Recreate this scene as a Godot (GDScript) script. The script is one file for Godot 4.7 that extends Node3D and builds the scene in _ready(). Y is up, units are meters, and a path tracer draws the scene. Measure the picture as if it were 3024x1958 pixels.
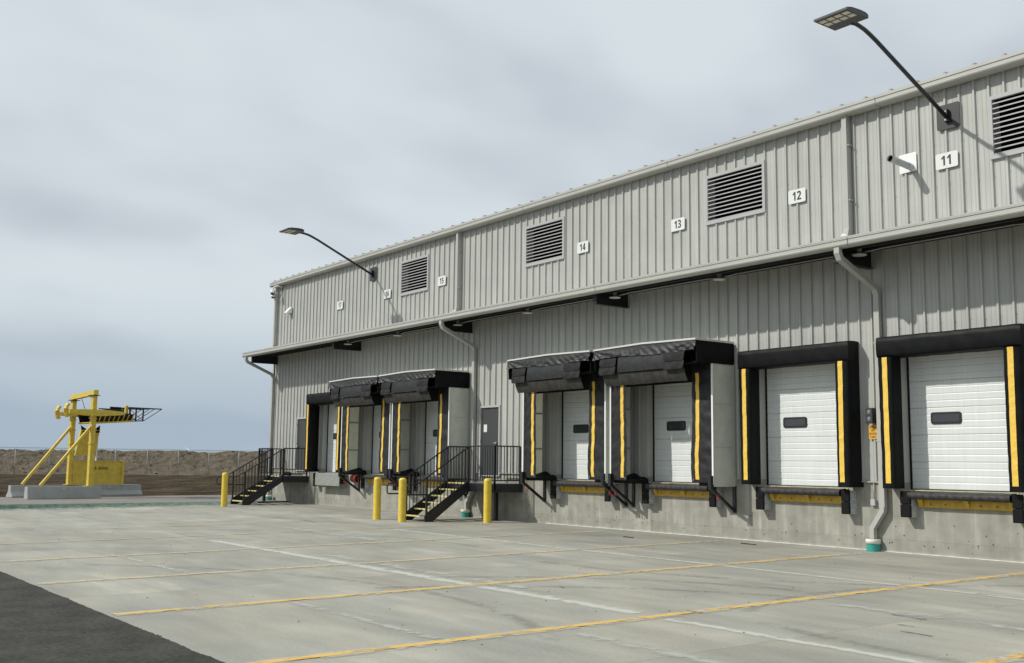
extends Node3D
# Truck docks of a metal warehouse. X runs along the dock wall (right in the photo), Z out of the wall, Y up; the wall face is z = 0.

const SLOPE := 0.0108          # the apron falls away from the building
const RIB := 0.3048
const RIB0 := -12.11           # centre of one wall rib
const WL := -43.17             # left corner of the building
const WR := 9.0
var M := {}
var names := {}
var rng := RandomNumberGenerator.new()

# ---------------------------------------------------------------- helpers
func numbered(n: String) -> String:
	if not names.has(n):
		names[n] = 0
		return n
	names[n] += 1
	return "%s_%03d" % [n, names[n]]

func thing(called: String, label: String, category: String, at := Vector3.ZERO, group := "") -> Node3D:
	var o := Node3D.new()
	o.name = numbered(called)
	o.position = at
	add_child(o)
	o.set_meta("label", label)
	o.set_meta("category", category)
	if group != "":
		o.set_meta("group", group)
	return o

func world_at(n: Node) -> Vector3:
	var p := Vector3.ZERO
	while n != self and n != null:
		p += (n as Node3D).position
		n = n.get_parent()
	return p

func child_name(parent: Node, called: String) -> String:
	if not parent.has_node(called):
		return called
	var i := int(parent.get_meta("n_" + called, 0)) + 1
	parent.set_meta("n_" + called, i)
	return "%s_%03d" % [called, i]

# commits a SurfaceTool (written in world coordinates) as one named mesh under parent
func put(called: String, st: SurfaceTool, m: Material, parent: Node = self, smooth := false) -> MeshInstance3D:
	if smooth:
		st.index()
		st.generate_normals()
	var mi := MeshInstance3D.new()
	mi.mesh = st.commit()
	mi.material_override = m
	mi.name = numbered(called) if parent == self else child_name(parent, called)
	if parent != self:
		mi.position = -world_at(parent)
	parent.add_child(mi, true)
	return mi

func put_local(called: String, mesh: Mesh, m: Material, parent: Node, at: Vector3) -> MeshInstance3D:
	var mi := MeshInstance3D.new()
	mi.mesh = mesh
	mi.material_override = m
	mi.name = child_name(parent, called)
	mi.position = at - world_at(parent)
	parent.add_child(mi, true)
	return mi

func clear_counts(n: Node):
	for k in n.get_meta_list():
		if str(k).begins_with("n_"):
			n.remove_meta(k)
	for c in n.get_children():
		clear_counts(c)

func copy_of(o: Node3D, at: Vector3, label: String, called := "") -> Node3D:
	var c: Node3D = o.duplicate()
	c.name = numbered(called if called != "" else str(o.name).rstrip("0123456789").trim_suffix("_"))
	add_child(c)
	c.position = at
	c.set_meta("label", label)
	return c

func struct(o: Node) -> Node:
	o.set_meta("kind", "structure")
	return o

func mb(smooth := false) -> SurfaceTool:
	var st := SurfaceTool.new()
	st.begin(Mesh.PRIMITIVE_TRIANGLES)
	st.set_smooth_group(0 if smooth else -1)
	return st

func tri(st: SurfaceTool, a: Vector3, b: Vector3, c: Vector3):
	st.add_vertex(a); st.add_vertex(b); st.add_vertex(c)

func quad(st: SurfaceTool, a: Vector3, b: Vector3, c: Vector3, d: Vector3):
	tri(st, a, b, c); tri(st, a, c, d)

func uvquad(st: SurfaceTool, p: Array, uv: Array):
	for k in [0, 1, 2, 0, 2, 3]:
		st.set_uv(uv[k])
		st.set_uv2(uv[k])
		st.add_vertex(p[k])

# box between two corners
func bx(st: SurfaceTool, a: Vector3, b: Vector3):
	bo(st, (a + b) * 0.5, (b - a).abs(), Basis.IDENTITY)

func bo(st: SurfaceTool, c: Vector3, s: Vector3, q: Basis):
	var h := s * 0.5
	var p := []
	for k in 8:
		p.append(c + q * Vector3(h.x if k & 1 else -h.x, h.y if k & 2 else -h.y, h.z if k & 4 else -h.z))
	for f in [[0, 2, 3, 1], [4, 5, 7, 6], [0, 1, 5, 4], [2, 6, 7, 3], [0, 4, 6, 2], [1, 3, 7, 5]]:
		quad(st, p[f[3]], p[f[2]], p[f[1]], p[f[0]])

# box with chamfered edges
func cbox(st: SurfaceTool, a: Vector3, b: Vector3, e: float):
	var lo := Vector3(minf(a.x, b.x), minf(a.y, b.y), minf(a.z, b.z))
	var hi := Vector3(maxf(a.x, b.x), maxf(a.y, b.y), maxf(a.z, b.z))
	var pt := func(ix: int, iy: int, iz: int, axis: int) -> Vector3:
		var v := Vector3(hi.x if ix else lo.x, hi.y if iy else lo.y, hi.z if iz else lo.z)
		if axis != 0: v.x += -e if ix else e
		if axis != 1: v.y += -e if iy else e
		if axis != 2: v.z += -e if iz else e
		return v
	for ax in 3:
		for s in 2:
			var q := []
			for k in [[0, 0], [1, 0], [1, 1], [0, 1]]:
				var i := [k[0], k[1], 0]
				if ax == 0: i = [s, k[0], k[1]]
				elif ax == 1: i = [k[1], s, k[0]]
				else: i = [k[0], k[1], s]
				q.append(pt.call(i[0], i[1], i[2], ax))
			if s: quad(st, q[3], q[2], q[1], q[0])
			else: quad(st, q[0], q[1], q[2], q[3])
	for ax in 3:
		var u := (ax + 1) % 3
		var w := (ax + 2) % 3
		for s in 2:
			for t in 2:
				var i0 := [0, 0, 0]
				i0[u] = s; i0[w] = t
				var i1 := i0.duplicate()
				i1[ax] = 1
				var q := [pt.call(i0[0], i0[1], i0[2], u), pt.call(i1[0], i1[1], i1[2], u), pt.call(i1[0], i1[1], i1[2], w), pt.call(i0[0], i0[1], i0[2], w)]
				if s == t: quad(st, q[0], q[1], q[2], q[3])
				else: quad(st, q[3], q[2], q[1], q[0])
	for k in 8:
		var i := [k & 1, (k >> 1) & 1, (k >> 2) & 1]
		tri(st, pt.call(i[0], i[1], i[2], 0), pt.call(i[0], i[1], i[2], 1), pt.call(i[0], i[1], i[2], 2))

# rectangular bar from p to q
func bar(st: SurfaceTool, p: Vector3, q: Vector3, w: float, h: float, up := Vector3.UP):
	var d := (q - p).normalized()
	if absf(d.dot(up)) > 0.99:
		up = Vector3.BACK
	var x := up.cross(d).normalized()
	var y := d.cross(x)
	bo(st, (p + q) * 0.5, Vector3(w, h, p.distance_to(q)), Basis(x, y, d))

func tube(st: SurfaceTool, pts: Array, r: float, n := 8, closed := true):
	var rings := []
	var x := Vector3.ZERO
	for i in pts.size():
		var d: Vector3 = (pts[mini(i + 1, pts.size() - 1)] - pts[maxi(i - 1, 0)]).normalized()
		if i == 0:
			x = (Vector3.UP if absf(d.y) < 0.9 else Vector3.RIGHT).cross(d).normalized()
		x = (x - d * x.dot(d)).normalized()
		var y := d.cross(x)
		var ring := []
		for k in n:
			var a := TAU * k / n
			ring.append(pts[i] + (x * cos(a) + y * sin(a)) * r)
		rings.append(ring)
	for i in pts.size() - 1:
		for k in n:
			var k2 := (k + 1) % n
			quad(st, rings[i][k], rings[i + 1][k], rings[i + 1][k2], rings[i][k2])
	if closed:
		for k in range(1, n - 1):
			tri(st, rings[0][0], rings[0][k], rings[0][k + 1])
			tri(st, rings[-1][0], rings[-1][k + 1], rings[-1][k])

# rectangular duct through points: half sizes a (along X) and b (across)
func duct(st: SurfaceTool, pts: Array, w: float, h: float, side := Vector3.RIGHT):
	var rings := []
	for i in pts.size():
		var d0: Vector3 = (pts[i] - pts[maxi(i - 1, 0)]).normalized()
		var d1: Vector3 = (pts[mini(i + 1, pts.size() - 1)] - pts[i]).normalized()
		if i == 0: d0 = d1
		if i == pts.size() - 1: d1 = d0
		var d := (d0 + d1).normalized()
		var k := 1.0 / maxf(0.5, d.dot(d0))
		var y := d.cross(side).normalized() * k
		rings.append([pts[i] + side * w * 0.5 + y * h * 0.5, pts[i] - side * w * 0.5 + y * h * 0.5, pts[i] - side * w * 0.5 - y * h * 0.5, pts[i] + side * w * 0.5 - y * h * 0.5])
	for i in pts.size() - 1:
		for k in 4:
			quad(st, rings[i][k], rings[i + 1][k], rings[i + 1][(k + 1) % 4], rings[i][(k + 1) % 4])
	for r in [rings[0], rings[-1]]:
		quad(st, r[0], r[1], r[2], r[3])

# lathe about a vertical axis: profile of (radius, height)
func lathe(st: SurfaceTool, c: Vector3, prof: Array, n := 20):
	for i in prof.size() - 1:
		for k in n:
			var a := TAU * k / n
			var b := TAU * (k + 1) / n
			var p: Vector2 = prof[i]
			var q: Vector2 = prof[i + 1]
			quad(st, c + Vector3(cos(a) * p.x, p.y, sin(a) * p.x), c + Vector3(cos(a) * q.x, q.y, sin(a) * q.x), c + Vector3(cos(b) * q.x, q.y, sin(b) * q.x), c + Vector3(cos(b) * p.x, p.y, sin(b) * p.x))

# extrudes an outline of (z, y) points along X, closed with end caps
func along_x(st: SurfaceTool, prof: Array, x0: float, x1: float, close := true):
	var n := prof.size()
	for i in (n if close else n - 1):
		var p: Vector2 = prof[i]
		var q: Vector2 = prof[(i + 1) % n]
		quad(st, Vector3(x0, p.y, p.x), Vector3(x0, q.y, q.x), Vector3(x1, q.y, q.x), Vector3(x1, p.y, p.x))
	if close:
		var idx := Geometry2D.triangulate_polygon(PackedVector2Array(prof))
		for k in range(0, idx.size(), 3):
			for x in [x0, x1]:
				tri(st, Vector3(x, prof[idx[k]].y, prof[idx[k]].x), Vector3(x, prof[idx[k + 1]].y, prof[idx[k + 1]].x), Vector3(x, prof[idx[k + 2]].y, prof[idx[k + 2]].x))

func disc_z(st: SurfaceTool, c: Vector3, r: float, n := 16):
	for k in n:
		var a := TAU * k / n
		var b := TAU * (k + 1) / n
		tri(st, c, c + Vector3(cos(b) * r, sin(b) * r, 0), c + Vector3(cos(a) * r, sin(a) * r, 0))

# plate with rounded corners facing +Z
func round_plate(st: SurfaceTool, c: Vector3, w: float, h: float, r: float, t: float):
	var o := []
	for k in 4:
		var cx := (w * 0.5 - r) * (1 if k in [0, 3] else -1)
		var cy := (h * 0.5 - r) * (1 if k in [0, 1] else -1)
		for j in 5:
			var a := PI * 0.5 * k + PI * 0.125 * j
			o.append(Vector3(cx + cos(a) * r, cy + sin(a) * r, 0))
	for i in o.size():
		var p: Vector3 = c + o[i]
		var q: Vector3 = c + o[(i + 1) % o.size()]
		tri(st, c + Vector3(0, 0, t), q + Vector3(0, 0, t), p + Vector3(0, 0, t))
		quad(st, p, p + Vector3(0, 0, t), q + Vector3(0, 0, t), q)

func text_mesh(s: String, h: float, bold := false) -> TextMesh:
	var f := SystemFont.new()
	f.font_names = PackedStringArray(["Droid Sans"])
	if bold: f.font_weight = 700
	var t := TextMesh.new()
	t.font = f
	t.text = s
	t.font_size = 64
	t.pixel_size = h / 64.0 / 0.714
	t.depth = 0.004
	return t

# ---------------------------------------------------------------- materials
func lin(r: float, g: float, b: float) -> Color:
	return Color(r, g, b).linear_to_srgb()

func mat(c: Color, rough := 0.6, metal := 0.0) -> StandardMaterial3D:
	var m := StandardMaterial3D.new()
	m.albedo_color = c
	m.roughness = rough
	m.metallic = metal
	return m

func noise(seed_: int, freq: float, oct := 4) -> FastNoiseLite:
	var n := FastNoiseLite.new()
	n.seed = seed_
	n.noise_type = FastNoiseLite.TYPE_SIMPLEX_SMOOTH
	n.frequency = freq
	n.fractal_octaves = oct
	return n

# bytes (0..255) of a seamless noise picture w x h, made at sw x sh and stretched
func field(seed_: int, freq: float, w: int, h: int, sw := 0, sh := 0, oct := 4) -> PackedByteArray:
	if sw == 0: sw = w
	if sh == 0: sh = h
	var im: Image = noise(seed_, freq, oct).get_seamless_image(sw, sh)
	im.convert(Image.FORMAT_L8)
	if sw != w or sh != h:
		im.resize(w, h, Image.INTERPOLATE_CUBIC)
	return im.get_data()

func tex(data: PackedByteArray, w: int, h: int, f := Image.FORMAT_RGB8) -> ImageTexture:
	var im := Image.create_from_data(w, h, false, f, data)
	im.generate_mipmaps()
	return ImageTexture.create_from_image(im)

# material whose colour swings about its mean with coarse and fine noise, laid on in world space
func mottled(c: Color, seed_: int, scale: float, amount: float, rough := 0.8, fine := 0.5, runs := false) -> StandardMaterial3D:
	var n := 256
	var a := field(seed_, 0.012, n, n)
	var b := field(seed_ + 7, 0.11, n, n, n, 12 if runs else n)
	var d := PackedByteArray()
	d.resize(n * n * 3)
	for i in n * n:
		var v := 1.0 + amount * ((a[i] - 128.0) / 128.0 * (1.0 - fine) + (b[i] - 128.0) / 128.0 * fine)
		d[i * 3] = int(clampf(c.r * v, 0, 1) * 255)
		d[i * 3 + 1] = int(clampf(c.g * v, 0, 1) * 255)
		d[i * 3 + 2] = int(clampf(c.b * v, 0, 1) * 255)
	var m := mat(Color.WHITE, rough)
	if c.get_luminance() < 0.25:
		m.metallic_specular = 0.25
	m.albedo_texture = tex(d, n, n)
	m.uv1_triplanar = true
	m.uv1_world_triplanar = true
	m.uv1_scale = Vector3.ONE / scale
	return m

func concrete_floor(base: Color, seed_: int) -> StandardMaterial3D:
	var n := 1024                                   # 16 m of slab
	var big := field(seed_, 0.006, n, n, 0, 0, 5)
	var streak := field(seed_ + 1, 0.03, n, n, 256, n, 4)    # trowel and tyre marks drawn out along X
	var long := field(seed_ + 2, 0.012, n, n, 128, 512, 3)
	var grain := field(seed_ + 3, 0.28, n, n, 0, 0, 2)
	var d := PackedByteArray()
	d.resize(n * n * 3)
	for i in n * n:
		var s := (streak[i] - 128.0) / 128.0
		var l := (long[i] - 128.0) / 128.0
		var g := (big[i] - 128.0) / 128.0
		var v := 1.0 + 0.04 * g + 0.06 * s + 0.085 * l + 0.05 * (grain[i] - 128.0) / 128.0
		if l + 0.5 * s > 0.55: v += 0.1 * (l + 0.5 * s - 0.55)      # pale laitance
		var w := 0.012 * g
		d[i * 3] = int(clampf(base.r * (v + w), 0, 1) * 255)
		d[i * 3 + 1] = int(clampf(base.g * v, 0, 1) * 255)
		d[i * 3 + 2] = int(clampf(base.b * (v - 1.5 * w), 0, 1) * 255)
	var m := mat(Color.WHITE, 0.82)
	m.albedo_texture = tex(d, n, n)
	return m

func wall_concrete() -> StandardMaterial3D:
	var w := 2048                                   # 12 m x 1.5 m
	var h := 256
	var drip := field(31, 0.02, w, h, w, 8, 4)
	var big := field(32, 0.012, w, h)
	var grain := field(33, 0.22, w, h, 0, 0, 2)
	var r := RandomNumberGenerator.new()
	r.seed = 5
	var d := PackedByteArray()
	d.resize(w * h * 3)
	var base := lin(0.34, 0.332, 0.285)
	for y in h:
		var ym := 1.5 * (1.0 - float(y) / h)
		for x in w:
			var i := y * w + x
			var dr := (drip[i] - 128.0) / 128.0
			var v := 1.0 + 0.05 * dr + 0.08 * (big[i] - 128.0) / 128.0 + 0.05 * (grain[i] - 128.0) / 128.0
			if dr > 0.3 and ym > 0.25: v += 0.16 * (dr - 0.3)
			var line := absf(ym - 0.26 - 0.006 * (big[i] - 128.0) / 128.0)
			if line < 0.006: v -= 0.08
			elif ym < 0.26: v -= 0.015
			if ym < 0.05: v += 0.05
			d[i * 3] = int(clampf(base.r * v, 0, 1) * 255)
			d[i * 3 + 1] = int(clampf(base.g * v, 0, 1) * 255)
			d[i * 3 + 2] = int(clampf(base.b * v, 0, 1) * 255)
	for k in 60:                                    # tie holes and pocks
		var cx := r.randi_range(4, w - 5)
		var cy := int(h * (1.0 - r.randf_range(0.08, 0.65) / 1.5)) if k % 3 else int(h * (1.0 - 0.16 / 1.5))
		var rad := r.randf_range(1.2, 3.0)
		for y in range(cy - 4, cy + 5):
			for x in range(cx - 4, cx + 5):
				if Vector2(x - cx, (y - cy) * 1.0).length() < rad and y >= 0 and y < h:
					for c in 3:
						d[(y * w + x) * 3 + c] = int(d[(y * w + x) * 3 + c] * 0.45)
	var m := mat(Color(0.94, 0.94, 0.94), 0.88)
	m.albedo_texture = tex(d, w, h)
	return m

# worn paint: opaque where the noise is high, fading at both edges and towards x ends
func worn_paint(c: Color, seed_: int, wear: float, soft: float, most := 1.0) -> StandardMaterial3D:
	var w := 1024
	var h := 32
	var a := field(seed_, 0.03, w, h, w, h, 4)
	var b := field(seed_ + 1, 0.006, w, h, w, 4, 3)
	var d := PackedByteArray()
	d.resize(w * h * 4)
	for y in h:
		var e := minf(y + 0.5, h - y - 0.5) / (h * 0.5)
		for x in w:
			var i := y * w + x
			var v := (a[i] - 128.0) / 128.0 * 0.55 + (b[i] - 128.0) / 128.0 * 0.45
			var o := clampf((v + 0.75 - wear) * 1.5, 0.0, 1.0) * clampf(e / maxf(soft, 0.01) + 0.35 * (a[i] - 128.0) / 128.0, 0.0, 1.0) * most
			d[i * 4] = int(c.r * 255)
			d[i * 4 + 1] = int(c.g * 255)
			d[i * 4 + 2] = int(c.b * 255)
			d[i * 4 + 3] = int(o * 255)
	var m := mat(Color.WHITE, 0.75)
	m.albedo_texture = tex(d, w, h, Image.FORMAT_RGBA8)
	m.transparency = BaseMaterial3D.TRANSPARENCY_ALPHA
	return m

func make_materials():
	M.siding = mottled(lin(0.425, 0.428, 0.40), 3, 4.0, 0.075, 0.42, 0.6, true)
	M.trim = mottled(lin(0.415, 0.415, 0.385), 4, 3.0, 0.03, 0.42, 0.3)
	M.gray_steel = mat(lin(0.34, 0.34, 0.34), 0.45)
	M.louver = mat(lin(0.40, 0.40, 0.40), 0.45)
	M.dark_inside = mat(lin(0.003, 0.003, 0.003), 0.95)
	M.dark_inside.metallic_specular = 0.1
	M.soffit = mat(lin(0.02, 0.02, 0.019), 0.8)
	M.black_steel = mat(lin(0.014, 0.014, 0.016), 0.38)
	M.beam = mat(lin(0.012, 0.013, 0.014), 0.5)
	M.bronze = mat(lin(0.035, 0.033, 0.034), 0.42)
	M.door_white = mottled(lin(0.66, 0.685, 0.67), 48, 2.2, 0.035, 0.4, 0.6, true)
	M.man_door = mat(lin(0.05, 0.052, 0.055), 0.45)
	M.frame_gray = mat(lin(0.42, 0.42, 0.40), 0.45)
	M.chrome = mat(lin(0.7, 0.7, 0.7), 0.25, 1.0)
	M.galv = mottled(lin(0.46, 0.48, 0.49), 15, 0.3, 0.28, 0.45, 0.6)
	M.alu = mat(lin(0.78, 0.78, 0.77), 0.4)
	M.frp = mottled(lin(0.72, 0.74, 0.66), 17, 1.5, 0.06, 0.45, 0.4)
	M.frp.backlight_enabled = true
	M.frp.backlight = Color(0.66, 0.66, 0.61)
	M.fabric = mottled(lin(0.007, 0.0075, 0.008), 18, 0.9, 0.5, 0.62, 0.4)
	M.curtain = mottled(lin(0.013, 0.0132, 0.014), 19, 0.7, 0.7, 0.5, 0.45)
	M.curtain.metallic_specular = 0.45
	M.flap = mottled(lin(0.026, 0.026, 0.0265), 20, 0.8, 0.45, 0.75, 0.4)
	M.flap_dusty = mottled(lin(0.048, 0.046, 0.042), 21, 0.8, 0.35, 0.8, 0.4)
	M.pad = mottled(lin(0.0075, 0.008, 0.0085), 22, 0.8, 0.35, 0.5, 0.4)
	M.stripe = mottled(lin(0.76, 0.50, 0.075), 23, 0.25, 0.10, 0.55, 0.5)
	M.rubber = mottled(lin(0.011, 0.011, 0.0115), 24, 0.3, 0.3, 0.8, 0.5)
	M.lip = mottled(lin(0.05, 0.048, 0.048), 25, 0.5, 0.55, 0.55, 0.4)
	M.lip_gray = mottled(lin(0.26, 0.27, 0.25), 26, 0.6, 0.1, 0.6, 0.4)
	M.sill = mottled(lin(0.62, 0.52, 0.27), 27, 0.5, 0.25, 0.6, 0.5)
	M.dock_yellow = mottled(lin(0.52, 0.33, 0.03), 28, 0.5, 0.16, 0.5, 0.4)
	M.bollard = mottled(lin(0.72, 0.525, 0.055), 29, 0.5, 0.13, 0.45, 0.55)
	M.machine = mottled(lin(0.64, 0.48, 0.07), 30, 1.0, 0.12, 0.45, 0.4)
	M.nosing = mottled(lin(0.66, 0.56, 0.22), 34, 0.25, 0.2, 0.6, 0.5)
	M.tread = mat(lin(0.03, 0.03, 0.03), 0.7)
	M.stringer_top = mat(lin(0.03, 0.03, 0.031), 0.45)
	M.deck = mottled(lin(0.20, 0.20, 0.20), 35, 0.5, 0.15, 0.7, 0.5)
	M.wall_concrete = wall_concrete()
	M.wall_light = M.wall_concrete.duplicate()
	M.wall_light.albedo_color = Color(1.0, 1.0, 1.0)
	M.edge = mat(lin(0.58, 0.58, 0.57), 0.5)
	M.sign_white = mat(lin(0.68, 0.69, 0.675), 0.45)
	M.sign_black = mat(lin(0.012, 0.012, 0.013), 0.5)
	M.sign_yellow = mat(lin(0.72, 0.38, 0.05), 0.5)
	M.sign_brown = mat(lin(0.09, 0.03, 0.006), 0.6)
	M.white = mat(lin(0.78, 0.78, 0.76), 0.45)
	M.teal = mat(lin(0.03, 0.30, 0.25), 0.45)
	M.pvc = mat(lin(0.72, 0.70, 0.64), 0.5)
	M.red = mat(lin(0.20, 0.018, 0.010), 0.6)
	M.hook = mat(lin(0.55, 0.03, 0.06), 0.5)
	M.signal = mat(lin(0.03, 0.031, 0.034), 0.5)
	M.lens = mat(lin(0.17, 0.175, 0.18), 0.35)
	M.led = mottled(lin(0.66, 0.63, 0.53), 36, 0.1, 0.15, 0.4, 0.6)
	M.lamp_lens = mat(lin(0.62, 0.60, 0.55), 0.5)
	M.glass_dark = mat(lin(0.05, 0.055, 0.06), 0.12)
	M.barrier = mottled(lin(0.35, 0.36, 0.355), 37, 1.6, 0.10, 0.88, 0.5)
	M.curb = mottled(lin(0.33, 0.33, 0.30), 38, 1.2, 0.12, 0.9, 0.5)
	M.green = mottled(lin(0.13, 0.19, 0.15), 39, 0.9, 0.6, 0.95, 0.6)
	M.fence = mat(lin(0.42, 0.42, 0.40), 0.5)
	M.mesh_wire = mat(lin(0.30, 0.30, 0.29), 0.5)
	M.berm = mottled(lin(0.130, 0.107, 0.079), 40, 5.0, 0.8, 0.95, 0.7)
	M.dirt = mottled(lin(0.060, 0.0465, 0.0325), 41, 9.0, 0.7, 1.0, 0.5)
	for k in [M.dirt, M.berm]:
		k.metallic_specular = 0.05
	M.clod = mottled(lin(0.085, 0.071, 0.052), 46, 3.0, 0.8, 0.95, 0.6)
	M.clod.metallic_specular = 0.05
	M.sealant = mottled(lin(0.56, 0.56, 0.50), 47, 0.6, 0.2, 0.8, 0.5)
	M.asphalt = mottled(lin(0.053, 0.0505, 0.0445), 42, 2.2, 0.34, 0.9, 0.6)
	M.road = mottled(lin(0.20, 0.183, 0.166), 43, 5.0, 0.18, 0.9, 0.5)
	M.brown_stick = mat(lin(0.04, 0.03, 0.022), 0.9)
	M.slab = []
	for k in 3:
		M.slab.append(concrete_floor(lin(0.292 + 0.01 * k, 0.281 + 0.01 * k, 0.240 + 0.008 * k), 50 + 10 * k))
	M.paint_yellow = worn_paint(lin(0.64, 0.415, 0.11), 80, 0.0, 0.15, 1.0)
	M.paint_pale = worn_paint(lin(0.60, 0.47, 0.25), 82, 0.1, 0.25, 0.9)
	M.chalk = worn_paint(lin(0.53, 0.53, 0.475), 84, -0.15, 0.8, 0.9)
	M.tyre_mark = worn_paint(lin(0.11, 0.11, 0.10), 92, 0.25, 0.9, 0.20)
	M.skid = worn_paint(lin(0.06, 0.06, 0.058), 94, 0.1, 0.6, 0.7)
	M.grit = mat(lin(0.06, 0.055, 0.05), 0.95)
	M.chalk_soft = worn_paint(lin(0.50, 0.485, 0.42), 90, 0.2, 0.6, 0.85)
	M.chalk_faint = worn_paint(lin(0.48, 0.48, 0.43), 86, 0.3, 0.9, 0.75)
	M.green_dust = worn_paint(lin(0.21, 0.28, 0.225), 88, 0.35, 0.95, 0.8)

# ---------------------------------------------------------------- sky
func sky_picture() -> ImageTexture:
	var w := 1024
	var h := 512
	var n1 := noise(101, 0.55, 5)
	var n2 := noise(102, 0.2, 3)
	var n3 := noise(103, 1.7, 4)
	var im := Image.create(w, h, false, Image.FORMAT_RGBF)
	for y in h:
		var el := (0.5 - (y + 0.5) / h) * PI
		for x in w:
			if el < 0.0:
				im.set_pixel(x, y, Color(0.34, 0.39, 0.43))
				continue
			var az := (x + 0.5) / w * TAU
			var k := 1.0 / (sin(el) + 0.16)
			var p := Vector2(sin(az), cos(az)) * cos(el) * k
			var q := Vector2(p.x * 1.15, p.y * 0.8 + p.x * 0.3)
			var c := n1.get_noise_2d(q.x, q.y) * 0.6 + n2.get_noise_2d(p.x + 9.0, p.y) * 0.8 + n3.get_noise_2d(q.x * 0.8, q.y) * 0.30
			var t := clampf(0.74 + c * 1.35, 0.0, 1.0)
			t = t * t * (3.0 - 2.0 * t)
			var thin := Color(0.50, 0.548, 0.61)             # gray-blue where the veil is thin
			var thick := Color(0.665, 0.738, 0.78)
			var col := thin.lerp(thick, t)
			var low := smoothstep(0.16, 0.04, el)             # clearer, bluer band over the horizon
			col = col.lerp(Color(0.375, 0.465, 0.555), low * (0.9 - 0.15 * t))
			im.set_pixel(x, y, col)
	return ImageTexture.create_from_image(im)

func _ready():
	rng.seed = 11
	# camera
	var cam := Camera3D.new()
	cam.name = "camera"
	cam.fov = 34.351
	cam.near = 0.1
	cam.far = 3000.0
	cam.position = Vector3(0, 1.664, 19.098)
	cam.basis = Basis.from_euler(Vector3(deg_to_rad(7.036), deg_to_rad(53.638), deg_to_rad(0.6704)), EULER_ORDER_YXZ)
	add_child(cam)
	cam.current = true
	# sky, exposure
	var we := WorldEnvironment.new()
	we.name = "environment"
	var env := Environment.new()
	env.background_mode = Environment.BG_SKY
	var sky := Sky.new()
	var sm := PanoramaSkyMaterial.new()
	sm.panorama = sky_picture()
	sky.sky_material = sm
	env.sky = sky
	env.tonemap_mode = Environment.TONE_MAPPER_LINEAR
	env.tonemap_exposure = 1.0
	env.sdfgi_enabled = true
	env.ssao_enabled = true
	env.ssil_enabled = true
	we.environment = env
	add_child(we)
	# sun: high on the left, in front of the wall
	var sun := DirectionalLight3D.new()
	sun.name = "sun"
	sun.light_energy = 1.1
	sun.light_color = Color(1.0, 0.985, 0.95)
	sun.light_angular_distance = 1.0
	sun.shadow_enabled = true
	add_child(sun)
	sun.look_at_from_position(Vector3.ZERO, Vector3(0.55, -0.95, -1.0))

	make_materials()
	build_ground()
	build_warehouse()
	build_berm_and_fence()
	build_docks()
	build_stairs()
	build_bollards()
	build_wall_fittings()
	build_machine()
	for c in get_children():
		clear_counts(c)

# ---------------------------------------------------------------- ground
func gy(z: float) -> float:
	return -SLOPE * clampf(z, 0.0, 45.0)

func strip_z(st: SurfaceTool, x: float, w: float, z0: float, z1: float, lift: float, per := 8.0):
	var o := rng.randf()
	uvquad(st, [Vector3(x - w / 2, gy(z0) + lift, z0), Vector3(x + w / 2, gy(z0) + lift, z0), Vector3(x + w / 2, gy(z1) + lift, z1), Vector3(x - w / 2, gy(z1) + lift, z1)],
		[Vector2(o, 0.02), Vector2(o, 0.98), Vector2(o + (z1 - z0) / per, 0.98), Vector2(o + (z1 - z0) / per, 0.02)])

func strip_x(st: SurfaceTool, z: float, w: float, x0: float, x1: float, lift: float, per := 8.0, tilt := 0.0):
	var o := rng.randf()
	uvquad(st, [Vector3(x0, gy(z - w / 2) + lift, z - w / 2 - tilt), Vector3(x1, gy(z - w / 2) + lift, z - w / 2 + tilt), Vector3(x1, gy(z + w / 2) + lift, z + w / 2 + tilt), Vector3(x0, gy(z + w / 2) + lift, z + w / 2 - tilt)],
		[Vector2(o, 0.02), Vector2(o + (x1 - x0) / per, 0.02), Vector2(o + (x1 - x0) / per, 0.98), Vector2(o, 0.98)])

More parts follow.
